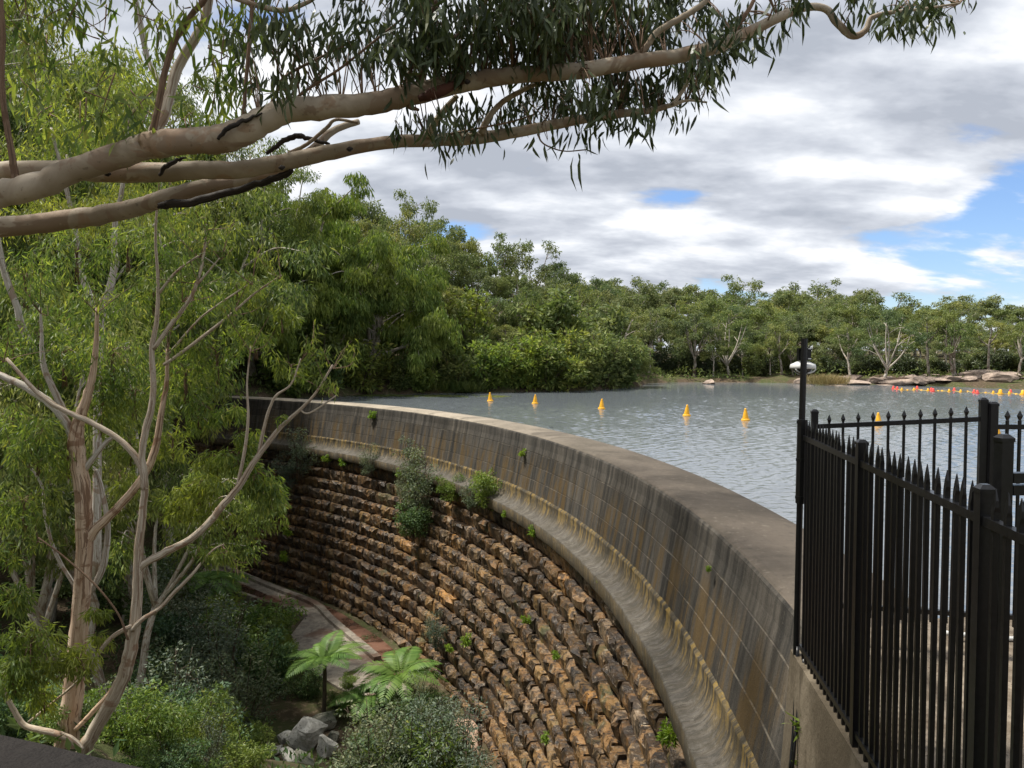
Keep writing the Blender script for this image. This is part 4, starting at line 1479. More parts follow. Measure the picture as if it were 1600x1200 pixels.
# ------------------------------------------------------------------ shrubs and rocks along the shores
SH_D = [shrub(300 + k, n=3600, mat='shrub_dark', H=2.2, tufts=48, leaf=(0.12, 0.055)) for k in range(3)]
SH_G = [shrub(310 + k, n=3200, mat='shrub_green', leaf=(0.15, 0.045), H=2.2, tufts=48, droop=0.4) for k in range(3)]
SH_B = [shrub(320 + k, n=2800, mat='shrub_blue', leaf=(0.095, 0.042), H=2.3, tufts=54) for k in range(3)]
SH_F = [shrub(330 + k, n=2600, mat=('gum_mid', 'gum_far', 'gum_weep', 'gum_over')[k], leaf=(0.20, 0.085), tufts=60, H=2.2, stems=8) for k in range(4)]
rg0 = rs(5)


def shore():
    rg = rs(9)
    for px, d, sc, k, lb in ((622, 64, 1.3, 0, 'round bush at the water edge just right of the weeping tree'), (662, 66.5, 1.6, 2, 'green bush behind the sedge on the left shore'),
                             (712, 67.5, 1.7, 0, 'bush behind the first buoy at the sedge end'), (755, 68.5, 2.1, 2, 'tall bright bush above the first buoy'), (790, 68.5, 2.0, 2, 'bright green bush between the first two buoys'),
                             (822, 69.5, 2.3, 2, 'rounded bright bush above the second buoy'), (852, 71, 2.2, 0, 'bush hanging over the water right of the second buoy'), (884, 72.5, 2.2, 0, 'dull olive bush midway along the bushy point'),
                             (915, 74.5, 2.2, 1, 'grey-green bush left of the third buoy'), (945, 77, 2.3, 1, 'grey-green bush above the third buoy'), (972, 80.5, 2.1, 1, 'grey-green bush at the tip of the point'),
                             (735, 72, 3.0, 0, 'big shrub rising behind the first buoy bushes'), (860, 76, 3.2, 1, 'big shrub rising behind the point bushes'), (930, 82, 3.0, 1, 'big shrub at the back of the bushy point'),
                             (680, 71, 3.0, 1, 'big shrub in the shade right of the weeping tree'), (560, 66, 2.2, 0, 'bush under the weeping tree'), (500, 64, 2.2, 0, 'bush behind the far end of the dam crest'),
                             (455, 62, 2.0, 2, 'bush against the far end of the dam crest')):
        if sc < 2.9:
            for dd in np.arange(55, 95, 0.25):
                q = pt(px, 600, dd)
                if sd_lake(q[None, 0], q[None, 1])[0] > 0 and q[0] > -19:
                    d = dd + 0.6
                    break
        q = pt(px, 600, d)
        put('shrub', (('stem', SH_F[k][0]), ('foliage', SH_F[k][1])), lb, 'shrub', (q[0], q[1], hz(q[0], q[1]) - 0.35), 'bushes along the left shore', rg.uniform(0, 6), sc * 1.1)
    px = 1000
    k = 0
    while px < 1700:
        d = np.interp(px, [1000, 1100, 1250, 1350, 1450, 1600, 1700], [90, 91, 90, 86, 84, 80, 78]) + rg.uniform(0, 3)
        q = pt(px, 600, d)
        lb = f'low dark bush on far shore, {col_name(px)}'
        put('shrub', (('stem', SH_F[(1, 3, 3)[k % 3]][0]), ('foliage', SH_F[(1, 3, 3)[k % 3]][1])), lb, 'shrub', (q[0], q[1], hz(q[0], q[1]) - 0.2), 'low bushes along the far shore', rg.uniform(0, 6), rg.uniform(1.0, 1.7))
        px += rg.uniform(14, 26)
        k += 1
    sb = [blades(400 + k, 2.2, 1.0, 420, 'sedge', 0.035) for k in range(2)]
    for k, px in enumerate((590, 612, 634, 655, 676, 698, 718, 735)):
        q = gp(px, 614, 0)
        lb = ('sedge tuft at the water edge below the weeping tree', 'second sedge tuft from the dam end', 'sedge tuft before the green bush', 'tall sedge tuft in the middle of the bank', 'sedge tuft left of the first buoy bushes',
              'bright sedge tuft two along from the point', 'low sedge tuft beside the first buoy', 'last sedge tuft before the bushes')[k]
        put('sedge_tuft', (('blades', sb[k % 2]),), lb, 'grass', (q[0], q[1] + 0.6, 0.1), 'sedge along the left shore', k * 1.3, rg.uniform(1.0, 1.35))
    rb = blades(410, 2.6, 1.1, 500, 'reed', 0.04)
    for k, px in enumerate((1288, 1300, 1312)):
        q = gp(px, 603, 0)
        put('reed_clump', (('blades', rb),), ('dry yellow reeds nearest the pole on the far shore', 'dry yellow reeds, middle clump on the far shore', 'dry yellow reeds beside the first shore rock')[k], 'reeds',
            (q[0], q[1] + 1.2, 0.1), 'dry reeds on the far shore', k * 2.0, 1.0)
    for k, (px, py, w, dd, h, lb) in enumerate(((1345, 602, 2.2, 1.0, 0.45, 'low flat sandstone ledge beside the dry reeds'), (1385, 602, 2.0, 1.1, 0.55, 'sandstone ledge under the white-limbed gum'),
                                                (1420, 603, 2.4, 1.2, 0.55, 'long sandstone ledge behind the first red floats'), (1455, 600, 2.3, 1.4, 0.85, 'stepped sandstone ledge behind the slim pale gum'),
                                                (1492, 604, 2.4, 1.2, 0.7, 'dark undercut sandstone ledge in mid swim line'), (1525, 599, 2.6, 1.4, 1.1, 'high pale sandstone ledge near the right edge'),
                                                (1560, 604, 2.5, 1.3, 0.9, 'brown sandstone ledge behind the tall yellow floats'), (1592, 598, 2.6, 1.6, 1.4, 'highest sandstone ledge at the right edge'),
                                                (1625, 604, 2.6, 1.4, 1.1, 'sandstone ledge just past the right edge'), (1402, 598, 1.6, 1.0, 0.6, 'small upper rock behind the fanning gum'),
                                                (1270, 601, 1.0, 0.7, 0.4, 'small grey rock at the shore beside the pole'), (1115, 601, 0.9, 0.6, 0.3, 'small pale rock at the shore behind the fourth buoy'))):
        me = boulder(500 + k, 3, 12, 0.03)
        me.materials.append(M['ledge'])
        q = gp(px, py, 0.0)
        q[1] += 1.0 + dd
        tag(link('rock_ledge', me, None, (q[0], q[1], h * 0.45), (0, 0, rg.uniform(-0.4, 0.3) + 2.6), (w * 1.35, dd * 1.2, h * 1.35)), lb, 'rock', 'sandstone ledges on the far shore')
    k = 0
    for px in range(1335, 1640, 15):
        me = boulder(530 + k, 3, 14, 0.03)
        me.materials.append(M['ledge'])
        q = gp(px + rg.uniform(-5, 5), np.interp(px, [1335, 1600], [602, 606]), 0.0)
        q[1] += rg.uniform(0.4, 4.5)
        o = link('rock_ledge', me, None, (q[0], q[1], hz(q[0], q[1]) + 0.15), (0, 0, rg.uniform(-0.5, 0.4) + 2.6), (rg.uniform(1.0, 2.3), rg.uniform(0.7, 1.4), rg.uniform(0.3, 0.75)))
        tag(o, 'weathered slab of sandstone on the far right shore', 'rock', 'sandstone ledges on the far shore')
        k += 1
    mb = MB()
    n = 60000
    x, y = rg.uniform(-24, 60, n), rg.uniform(50, 105, n)
    sd = sd_lake(x, y)
    ok = (sd > 0.1) & (sd < 14) & ((x < 27) | (sd > 4)) & (rg.rand(n) < np.exp(-sd / 7))
    x, y, sd = x[ok], y[ok], sd[ok]
    hh = (0.25 + 0.9 * (0.5 + 0.5 * np.sin(x * 0.9 + np.cos(y * .7) * 2)) ) * np.clip(sd / 1.5, 0.3, 1)
    pos = np.stack([x, y, height(x, y) + rg.uniform(0, 1, len(x)) * hh], 1)
    leaves(mb, pos, rg.normal(0, 0.6, (len(x), 3)) + [0, -0.2, 0.3], 0.42, 0.15, rg)
    tag(link('undergrowth', mb.mesh('undergrowth', M['gum_far'])), 'low leafy undergrowth along the lake shores', kind='stuff')
    mb = MB()
    for px, py, n, sp in ((600, 618, 260, 60), (690, 618.5, 160, 60), (545, 617, 120, 40), (775, 619, 60, 20)):
        for _ in range(n):
            q = gp(px + rg.normal(0, sp * .5), py + rg.normal(0, 0.7), 0.012)
            if sd_lake(q[None, 0], q[None, 1])[0] > -0.3:
                continue
            a = np.linspace(0, 2 * np.pi, 6, endpoint=False)
            r = rg.uniform(0.10, 0.2)
            mb.add(np.stack([q[0] + r * np.cos(a), q[1] + r * np.sin(a), np.full(6, 0.012 + rg.uniform(0, .01))], 1), [np.arange(6)[None]])
    tag(link('lily_pads', mb.mesh('lily_pads', M['sedge'])), 'pale lily pads floating along the left shore', kind='stuff')


shore()


# ------------------------------------------------------------------ the wood on the left
MID = [gum(600 + k, H=20, W=(11, 10, 12, 9)[k], tr=0.26, n_limb=(5, 4, 6, 5)[k], clumps=(34, 30, 38, 30)[k], per=520, leaf=(0.34, 0.085), cr=1.45, base=(0.36, 0.42, 0.28, 0.4)[k], leafmat='gum_mid',
           bark='bark_grey', droop=1.2, flat=0.75) for k in range(4)]
WEEP = gum(620, H=12, W=11.5, tr=0.3, n_limb=12, clumps=130, per=560, leaf=(0.50, 0.10), cr=1.3, base=0.14, low=0.30, leafmat='gum_weep', bark='bark_grey', droop=1.8, flat=0.9)


def left_wood():
    rg = rs(31)
    LB = ['broad leafy gum', 'tall pale-stemmed gum', 'many-limbed spreading gum', 'narrow drooping gum']
    wh = {60: 'at the left wood back', 48: 'in the middle left wood', 38: 'towards the left wood front', 27: 'low in the gorge at left'}
    L = [(60, -120, -60), (60, -20, -70), (60, 60, 20), (60, 140, 90), (60, 215, 110), (60, 290, 120), (60, 350, 150), (62, 415, 250),
         (48, -90, -160), (48, 10, -120), (48, 100, 60), (48, 190, 130), (48, 262, 170), (52, 262, 240),
         (38, -120, -60), (38, -20, 40), (38, 60, 120), (38, 130, 190), (38, 195, 250), (38, 212, 320),
         (27, -60, 330), (27, 20, 380), (27, 95, 440), (27, 160, 470), (27, 195, 560)]
    for i, (d, px, top) in enumerate(L):
        key = min(wh, key=lambda a: abs(a - d))
        q = pt(px, 600, d + rg.uniform(-2, 2))
        z = hz(q[0], q[1])
        H = pt(px, top, d)[2] - z
        k = i % 4
        side = 'beyond the left edge' if px < 0 else 'near the left edge' if px < 90 else 'behind the tan trunk' if px < 170 else 'behind the slender stems' if px < 260 else 'left of the dam end'
        lb = f'{LB[k]} {wh[key]}, {side}'
        put('gum_tree', (('trunk', MID[k][0]), ('crown', MID[k][1])), lb, 'tree', (q[0], q[1], z), 'gums of the left wood', rg.uniform(0, 6.3), H / 20)
    q = pt(575, 600, 65)
    z = hz(q[0], q[1])
    put('weeping_gum', (('trunk', WEEP[0]), ('crown', WEEP[1])), 'large bright green weeping gum beyond the far end of the dam', 'tree', (q[0], q[1], z), None, 0.4, (pt(575, 352, 65)[2] - z) / 12)
    q = pt(468, 600, 66)
    z = hz(q[0], q[1])
    put('weeping_gum', (('trunk', WEEP[0]), ('crown', WEEP[1])), 'darker weeping gum left of the large bright one', 'tree', (q[0], q[1], z), None, 2.4, (pt(468, 300, 66)[2] - z) / 12)
    q = pt(395, 600, 60)
    z = hz(q[0], q[1])
    put('weeping_gum', (('trunk', WEEP[0]), ('crown', WEEP[1])), 'weeping gum directly behind the far end of the dam', 'tree', (q[0], q[1], z), None, 4.1, (pt(395, 330, 60)[2] - z) / 12)


left_wood()


# ------------------------------------------------------------------ shrubs, ferns and undergrowth in the gorge
def frond_mesh(seed, L=1.5, n=26, arch=0.5, mat='fern'):
    rg = rs(seed)
    mb = MB()
    t = np.linspace(0, 1, 12)
    P = np.stack([L * t * (1 - 0.12 * t), 0 * t, L * (0.42 * t - (0.42 + arch) * t ** 2.2)], 1)
    mb.tube(P, np.linspace(0.012, 0.003, 12), 4)
    for k in range(n):
        s = 0.14 + 0.84 * k / (n - 1)
        p = np.array([np.interp(s, t, P[:, i]) for i in range(3)])
        dp = np.array([np.interp(min(s + .05, 1), t, P[:, i]) for i in range(3)]) - np.array([np.interp(s - .05, t, P[:, i]) for i in range(3)])
        dp = unit(dp)
        ln = L * 0.30 * math.sin(math.pi * min(1, (s * 0.86 + 0.16))) ** 0.8
        for sg in (-1, 1):
            d = unit(dp * 0.45 + np.array([0, sg, -0.10]) + rg.normal(0, .03, 3))
            w = unit(dp) * 0.030 * L / 1.5
            nn = np.array([0, 0, -0.16 * ln])
            V = [p, p + d * ln * .35 + w, p + d * ln * .35 - w, p + d * ln * .75 + w * .8 + nn * .4, p + d * ln * .75 - w * .8 + nn * .4, p + d * ln + nn]
            mb.add(V, [np.array([[0, 2, 1]]), np.array([[1, 2, 4, 3]]), np.array([[3, 4, 5]])])
    return mb.mesh('frond', M[mat])


FR = [frond_mesh(700 + k, arch=(0.35, 0.55, 0.75)[k]) for k in range(3)]


def tree_fern(base, trunk_h, sc, n, label, seed, tilt=0.0):
    rg = rs(seed)
    t = thing('tree_fern', label, 'tree fern', base)
    mb = MB()
    top = np.array([0.08, 0, trunk_h])
    P = smooth_line([np.array([0, 0, -0.3]), np.array([0.06, 0.02, trunk_h * .5]), top], 5)
    mb.tube(P, np.linspace(0.085, 0.065, len(P)), 8, jit=0.12, rng=rg)
    link('trunk', mb.mesh('trunk', M['stem'], True), t)
    for k in range(n):
        a = 2 * math.pi * (k + rg.uniform(-.3, .3)) / n
        link('frond', FR[k % 3], t, top, (0, rg.uniform(-0.62, -0.05) + tilt, a), (sc * rg.uniform(.85, 1.15),) * 3)


def ledge_bits():
    """Plants that grow on the wall."""
    rg = rs(51)

    def on_wall(px, py):
        best = None
        for th in np.linspace(TH0, TH1, 900):
            for z in (None,):
                pass
        # intersect the pixel ray with the battered face
        x, y = (px - 800) / 1200, (600 - py) / 1200
        c, s = math.cos(PITCH), math.sin(PITCH)
        v = np.array([x, c + y * s, -s + y * c])
        for t in np.arange(4, 70, 0.05):
            p = EYE + v * t
            rf = 41.85 + (p[2] + 2.3) * 0.24 if p[2] < -2.05 else 42.5 + min(0, p[2]) * 0.2
            if math.hypot(p[0] - CX, p[1] - CY) > rf and p[1] > 3 and p[0] > -30:
                return p
        return EYE + v * 30
    BUSH = [(474, 712, 1.35, 'B', 0, 'blue-green bush growing on the stones below the concrete lip, leftmost'),
            (455, 735, 1.0, 'B', 1, 'lower blue-green bush hanging from the leftmost wall bush'),
            (664, 765, 1.5, 'B', 1, 'large blue-green bush hanging on the middle of the stone face'),
            (655, 800, 1.2, 'D', 2, 'dark trailing bush under the large wall bush'),
            (652, 722, 1.0, 'B', 2, 'pale wispy bush at the lip above the large wall bush'),
            (585, 718, 0.8, 'B', 0, 'small pale bush at the lip between the two large wall bushes'),
            (770, 765, 0.95, 'G', 0, 'yellow-green bush growing at the lip right of the large wall bush'),
            (745, 775, 0.7, 'B', 2, 'small grey bush beside the yellow-green lip bush'),
            (712, 758, 0.7, 'G', 1, 'small green bush at the lip touching the large wall bush'),
            (640, 760, 0.8, 'B', 0, 'grey bush on the left shoulder of the large wall bush'),
            (595, 1000, 0.6, 'D', 0, 'small dark bush low on the stone face near the gutter'),
            (690, 985, 0.7, 'B', 1, 'thin grey bush low on the stone face above the tree ferns')]
    lib = {'B': SH_B, 'D': SH_D, 'G': SH_G}
    for px, py, sc, kd, k, lb in BUSH:
        p = on_wall(px, py + 10)
        n = unit(np.array([CX - p[0], CY - p[1], 0]))
        me = lib[kd][k]
        put('wall_shrub', (('stem', me[0]), ('foliage', me[1])), lb, 'shrub', p + n * 0.25 - [0, 0, 0.55 * sc], None, rg.uniform(0, 6), sc * 0.85)
    fm = [shrub(350 + k, W=0.7, H=0.5, n=260, leaf=(0.14, 0.05), mat='bright', tufts=9, stems=2) for k in range(2)]
    for px, py, sc, lb in ((843, 828, 0.8, 'tiny bright fern under the concrete lip'), (585, 648, 0.9, 'bright green tuft sprouting high on the concrete face'), (822, 705, 0.6, 'small green tuft on the concrete face near the crest'),
                           (1058, 1145, 0.75, 'bright fern under the lip near the bottom edge'), (736, 1000, 0.9, 'bright fern low on the stones'), (862, 1150, 0.55, 'small yellowish fern among the lower stones'),
                           (830, 965, 0.55, 'mossy tuft midway down the right stones'), (878, 1020, 0.5, 'thin green tuft among the right stones'), (515, 715, 0.9, 'mossy bank on the lip, left tuft'),
                           (540, 722, 0.9, 'mossy bank on the lip, right tuft'), (630, 738, 0.9, 'moss on the lip beside the large wall bush'), (795, 800, 0.6, 'low green tuft under the yellow-green lip bush'),
                           (455, 830, 1.2, 'green fern patch on the left stones, uppermost'), (448, 870, 1.2, 'green fern patch on the left stones, middle'), (440, 800, 1.1, 'green fern patch below the leftmost wall bush'),
                           (710, 1010, 0.7, 'bright fern beside the low grey bush'), (950, 905, 0.35, 'single green sprout just under the lip'), (1122, 880, 0.22, 'lone weed in a crack of the concrete face')):
        p = on_wall(px, py)
        n = unit(np.array([CX - p[0], CY - p[1], 0]))
        me = fm[rg.randint(2)]
        put('wall_fern', (('stem', me[0]), ('foliage', me[1])), lb, 'fern', p + n * 0.16 - [0, 0, 0.12], None, rg.uniform(0, 6), sc)
    # weeds on the wing wall
    for px, py, lb in ((1262, 1140, 'leafy weed sprouting from the tan wing wall'), (1262, 1192, 'lower leafy weed on the tan wing wall at the picture edge')):
        mb = MB()
        n = 26
        d = rg.normal(0, 1, (n, 3)) * [1, 1, 0.7] + [-0.5, -0.4, 0.3]
        leaves(mb, np.zeros((n, 3)) + rg.normal(0, .03, (n, 3)), d, 0.13, 0.028, rg, long=True)
        p = pt(px, py, 6.15)
        p[0] -= 0.02
        tag(link('weed', mb.mesh('weed', M['shrub_green']), None, p), lb, 'weed')


ledge_bits()


def gorge():
    rg = rs(61)
    tree_fern((*gp(505, 1112, -9.7)[:2], -9.7), 1.75, 1.15, 14, 'bright tree fern with slim dark trunk above the boulders', 1, -0.25)
    tree_fern((*gp(622, 1110, -9.7)[:2], -9.7), 1.2, 1.25, 14, 'wide tree fern with long fronds beside the stone face', 2, -0.1)
    tree_fern((*gp(575, 1120, -9.7)[:2], -9.7), 0.7, 1.0, 10, 'low tree fern between the two larger ones', 3, 0.0)
    tree_fern((*gp(318, 965, -9.7)[:2], -9.7), 1.8, 1.25, 12, 'tree fern at the left end of the apron', 4)
    tree_fern((*gp(350, 930, -9.7)[:2], -9.7), 0.7, 1.1, 11, 'small tree fern beside the rusty pool', 6)
    L = []
    # (px, depth, scale, kind)
    for px, py, sc, k in ((395, 1005, 1.5, 'D'), (350, 985, 1.4, 'G'), (430, 985, 1.0, 'G'), (410, 1050, 1.4, 'D'), (330, 1040, 1.5, 'B'), (280, 1010, 1.5, 'D'), (380, 1110, 1.3, 'B'), 
                          (300, 1090, 1.3, 'D'), (340, 1150, 1.1, 'G'), (390, 1160, 0.8, 'G'), (250, 1060, 1.4, 'D'), (240, 960, 1.6, 'D'), (300, 930, 1.3, 'G'), (560, 1195, 0.8, 'B'), (612, 1200, 1.1, 'B'), (668, 1165, 0.8, 'G'),
                          (690, 1195, 1.1, 'B'), (590, 1210, 1.2, 'D'), (640, 1215, 1.2, 'B'), (665, 1095, 0.6, 'D'), (690, 1110, 0.45, 'B'), (200, 940, 1.7, 'D'), (150, 930, 1.7, 'D'),
                          (100, 900, 1.8, 'D'), (50, 890, 1.8, 'D'), (10, 900, 1.7, 'D'), (180, 850, 2.0, 'D'), (80, 840, 2.2, 'D'), (260, 880, 1.6, 'D'), (-40, 880, 2.0, 'D'), (120, 800, 2.2, 'G'), (215, 800, 2.0, 'D'),
                          (275, 830, 1.6, 'G'), (20, 780, 2.4, 'D')):
        q = gp(px, py, -9.0)
        L.append((q[0], q[1], sc, k, px, py))
    for px, py, sc, k in ((590, 1165, 0.6, 'B'), (640, 1205, 1.1, 'B'), (670, 1165, 1.2, 'D'), (700, 1150, 0.8, 'B'), (720, 1230, 1.3, 'B'), (660, 1230, 1.4, 'G'), (580, 1255, 1.3, 'B'),
                          (445, 1035, 0.9, 'G'), (480, 1060, 0.7, 'D'), (530, 1075, 0.5, 'G'), (440, 1000, 0.6, 'G'), (400, 985, 1.1, 'D'), (545, 1050, 0.35, 'G'), (650, 1105, 0.8, 'B'), (360, 960, 1.0, 'G'), (320, 985, 1.5, 'D'), (300, 960, 1.4, 'B'), (385, 1020, 1.6, 'G'), (350, 1070, 1.6, 'B'), (300, 1130, 1.5, 'B'), (260, 990, 1.8, 'B'), (330, 1190, 1.2, 'B')):
        q = gp(px, py, -9.0)
        L.append((q[0], q[1], sc, k, px, py))
    # on the near slope
    for px, py, d, sc, k in ((215, 1215, 10.2, 0.35, 'G'), (265, 1205, 11.5, 0.4, 'D'), (330, 1205, 13.0, 0.5, 'B'), (385, 1200, 14.5, 0.5, 'G'), (300, 1215, 11.8, 0.35, 'G'), (250, 1150, 12.5, 0.6, 'G'), (200, 1180, 11.5, 0.55, 'G'), (300, 1180, 13.5, 0.7, 'G'), (320, 1120, 15.5, 0.8, 'D'), (230, 1090, 15.0, 0.8, 'D'), (60, 1120, 12.0, 0.6, 'D'), (20, 1140, 11.0, 0.55, 'D'),
                             (170, 1130, 13.0, 0.55, 'B'), (90, 1165, 10.5, 0.4, 'G'), (270, 1040, 17.0, 1.0, 'B'), (60, 1040, 15.0, 0.9, 'D'), (10, 1010, 15.0, 1.0, 'D'), (180, 1030, 16.5, 0.9, 'D')):
        q = pt(px, py, d)
        L.append((q[0], q[1], sc, k, px, py))
    lib = {'B': SH_B, 'D': SH_D, 'G': SH_G}
    lk = {'B': 'fine grey-green shrub', 'D': 'dark glossy shrub', 'G': 'fresh green shrub'}

    def where(px, py):
        if px > 540:
            return ('in front of the tree ferns' if py > 1125 else 'between the tree ferns and the stones')
        if py > 1130 and px > 330:
            return 'left of the boulder pile'
        if px > 330:
            return 'beside the apron slab' if py < 1020 else 'on the floor behind the boulders'
        if px > 235:
            return 'low down right of the slender stem' if py > 1040 else 'below the weeping branch in mid gorge' if py > 900 else 'in shade beside the dam foot'
        return 'on the slope around the tan trunk' if py > 1000 else 'in deep shade behind the tan trunk' if px > 90 else 'in deep shade at the left edge'
    for x, y, sc, k, px, py in L:
        me = lib[k][rg.randint(3)]
        lb = f'{lk[k]} {where(px, py)}'
        put('shrub', (('stem', me[0]), ('foliage', me[1])), lb, 'shrub', (x, y, hz(x, y) - 0.1), 'shrubs in the gorge', rg.uniform(0, 6), sc)
    # loose undergrowth over the slopes
    mb = MB()
    n = 26000
    x = rg.uniform(-34, 1, n)
    y = rg.uniform(4, 46, n)
    ok = (np.hypot(x - CX, y - CY) < 38.0) & (np.sin(x * 1.1) + np.cos(y * 0.9 + x * .3) + rg.normal(0, .6, n) > -0.2)
    ap_ = np.array([gp(480, 1000, FZ)[:2], gp(430, 935, FZ)[:2], gp(540, 1060, FZ)[:2]])
    for c, rad in zip(ap_, (2.6, 2.2, 2.4)):
        ok &= np.hypot(x - c[0], y - c[1]) > rad
    x, y = x[ok], y[ok]
    pos = np.stack([x, y, height(x, y) + rg.uniform(0.0, 0.30, len(x))], 1)
    d = rg.normal(0, 0.6, (len(x), 3)) + [0, 0, 0.5]
    leaves(mb, pos, d, 0.24, 0.085, rg)
    tag(link('undergrowth', mb.mesh('undergrowth', M['shrub_dark'])), 'leafy undergrowth on the gorge slopes', kind='stuff')


gorge()


# ------------------------------------------------------------------ foreground gums at the left
def droop_cluster(mb, c, r, n, rg, L, W, flat=0.8, drop=1.0, long=True):
    k = max(4, int(n / 38))
    tuft = c + ball(rg, k, 0.2) * np.array([r, r, r * flat]) * 0.8
    idx = rg.randint(0, k, n)
    off = ball(rg, n, 0.2) * np.array([0.36, 0.36, 0.34]) * r
    d = unit(off + 1e-6) * 0.6 + rg.normal(0, 0.38, (n, 3))
    d[:, 2] -= drop
    leaves(mb, tuft[idx] + off, d, L, W, rg, long=long)
    return tuft


def foreground():
    D = 10.5
    rg = rs(71)
    b0 = pt(105, 1165, D)
    a = thing('gum_tree', 'gum with thick tan peeling trunk at the left, beside the slender stems', 'tree', b0)
    inv = -np.array(a.location)

    def add(parent, nm, pts, mat, depth=D, n=9):
        mb = MB()
        P = limb(mb, pts, depth, n, 5, rg, 0.05)
        mb.v = [v - np.array(parent.location) for v in mb.v]
        link(nm, mb.mesh(nm, M[mat], True), parent)
        return P
    add(a, 'trunk', [(98, 1200, 40), (106, 1150, 36), (112, 1100, 33), (120, 1020, 29), (127, 940, 27), (131, 860, 25), (130, 780, 25), (123, 720, 25), (119, 685, 24), (124, 655, 18), (136, 620, 14), (145, 585, 11), (150, 540, 8), (152, 480, 5)], 'bark_tan', n=12)
    add(a, 'limb', [(119, 690, 16), (100, 655, 14), (78, 630, 13), (50, 611, 12), (20, 595, 11), (-20, 578, 10)], 'bark_grey')
    add(a, 'limb', [(99, 640, 10), (82, 605, 10), (70, 577, 9), (66, 555, 7), (65, 520, 5), (63, 480, 3)], 'bark_grey')
    add(a, 'limb', [(72, 580, 9), (47, 535, 10), (33, 507, 11), (27, 480, 10), (10, 435, 10), (0, 395, 9), (-8, 330, 7)], 'bark_grey', 11.5)
    add(a, 'limb', [(137, 845, 17), (150, 826, 15), (190, 787, 13), (220, 750, 12), (237, 718, 12), (246, 685, 11), (252, 645, 9), (260, 600, 7), (262, 540, 5)], 'bark_tan')
    add(a, 'limb', [(131, 735, 10), (150, 710, 8), (165, 692, 7), (178, 682, 6)], 'bark_grey')
    add(a, 'dead_limb', [(141, 925, 8), (155, 900, 10), (163, 876, 10), (168, 840, 9), (167, 808, 8), (160, 770, 8), (155, 750, 7), (149, 733, 5)], 'bark_grey', 10.7)
    add(a, 'limb', [(120, 920, 6), (95, 880, 6), (80, 845, 5), (70, 800, 5), (66, 760, 4), (45, 725, 3)], 'bark_grey', 10.9)
    b = thing('gum_tree', 'slender many-stemmed gum with curving pale limbs before the tan trunk', 'tree', pt(128, 1175, 10.0))
    add(b, 'trunk', [(126, 1200, 26), (132, 1172, 23), (150, 1137, 22), (175, 1095, 22), (195, 1050, 21), (205, 1012, 20), (212, 962, 17), (216, 900, 15), (217, 852, 14), (222, 815, 12), (226, 765, 11), (225, 742, 11), (222, 710, 10),
                     (228, 670, 11), (236, 640, 10), (240, 600, 9), (237, 545, 8), (245, 500, 7), (247, 440, 5), (243, 370, 4), (247, 300, 3)], 'bark_cream', 10.0, 10)
    add(b, 'limb', [(226, 765, 11), (222, 735, 10), (207, 707, 10), (180, 682, 9), (140, 659, 9), (100, 641, 8), (60, 615, 7), (10, 560, 5)], 'bark_cream', 10.0)
    add(b, 'limb', [(216, 893, 11), (227, 880, 12), (262, 861, 12), (300, 841, 11), (330, 812, 11), (347, 791, 11), (372, 762, 10), (395, 724, 9), (420, 690, 8), (440, 666, 7), (472, 637, 5), (495, 612, 4), (520, 570, 3)], 'bark_cream', 10.0)
    add(b, 'limb', [(370, 765, 6), (383, 700, 5), (388, 650, 4), (386, 600, 3), (392, 540, 2)], 'bark_cream', 10.0)
    add(b, 'limb', [(404, 710, 6), (416, 655, 5), (430, 620, 4), (455, 600, 3), (470, 560, 2)], 'bark_cream', 10.0)
    add(b, 'limb', [(468, 640, 3), (480, 646, 3), (500, 636, 3), (525, 618, 2)], 'bark_cream', 10.0)
    add(b, 'limb', [(128, 1172, 11), (112, 1156, 11), (87, 1146, 10), (60, 1140, 10), (37, 1132, 9), (22, 1110, 8), (10, 1088, 7), (0, 1068, 6), (-30, 1040, 5)], 'bark_cream', 9.8)
    add(b, 'limb', [(206, 985, 8), (222, 968, 7), (250, 950, 6), (272, 926, 6), (300, 898, 5), (330, 862, 3), (350, 850, 2)], 'bark_cream', 9.9)
    add(b, 'limb', [(205, 978, 7), (180, 992, 7), (160, 1012, 6), (140, 1045, 4), (110, 1075, 4), (45, 1128, 4)], 'bark_cream', 9.9)
    add(b, 'limb', [(195, 1050, 7), (170, 1085, 9), (140, 1118, 8), (118, 1140, 7)], 'bark_tan', 10.3)
    add(b, 'limb', [(240, 545, 7), (265, 510, 7), (295, 470, 6), (310, 435, 5), (319, 395, 4), (322, 350, 3)], 'bark_cream', 10.0)
    add(b, 'limb', [(305, 447, 4), (325, 425, 3), (343, 403, 2)], 'bark_cream', 10.0)
    add(b, 'limb', [(256, 570, 5), (285, 550, 5), (325, 520, 5), (362, 490, 4), (400, 457, 3), (440, 430, 2)], 'bark_cream', 10.2)
    add(b, 'limb', [(262, 555, 4), (310, 500, 3), (350, 470, 3), (395, 440, 2)], 'bark_cream', 10.3)
    add(b, 'limb', [(247, 460, 5), (275, 425, 4), (310, 400, 3)], 'bark_cream', 10.0)
    add(b, 'limb', [(200, 1000, 4), (185, 960, 3), (150, 915, 3), (100, 870, 3), (60, 840, 2)], 'bark_brown', 9.7)
    tips = [(247, 310), (322, 355), (345, 402), (438, 432), (394, 441), (312, 399), (520, 572), (392, 545), (470, 562), (524, 619), (349, 851), (5, 562), (63, 485), (45, 727), (262, 545), (152, 485), (60, 842), (310, 440), (362, 490), (285, 468)]
    tmb, tlf = MB(), MB()
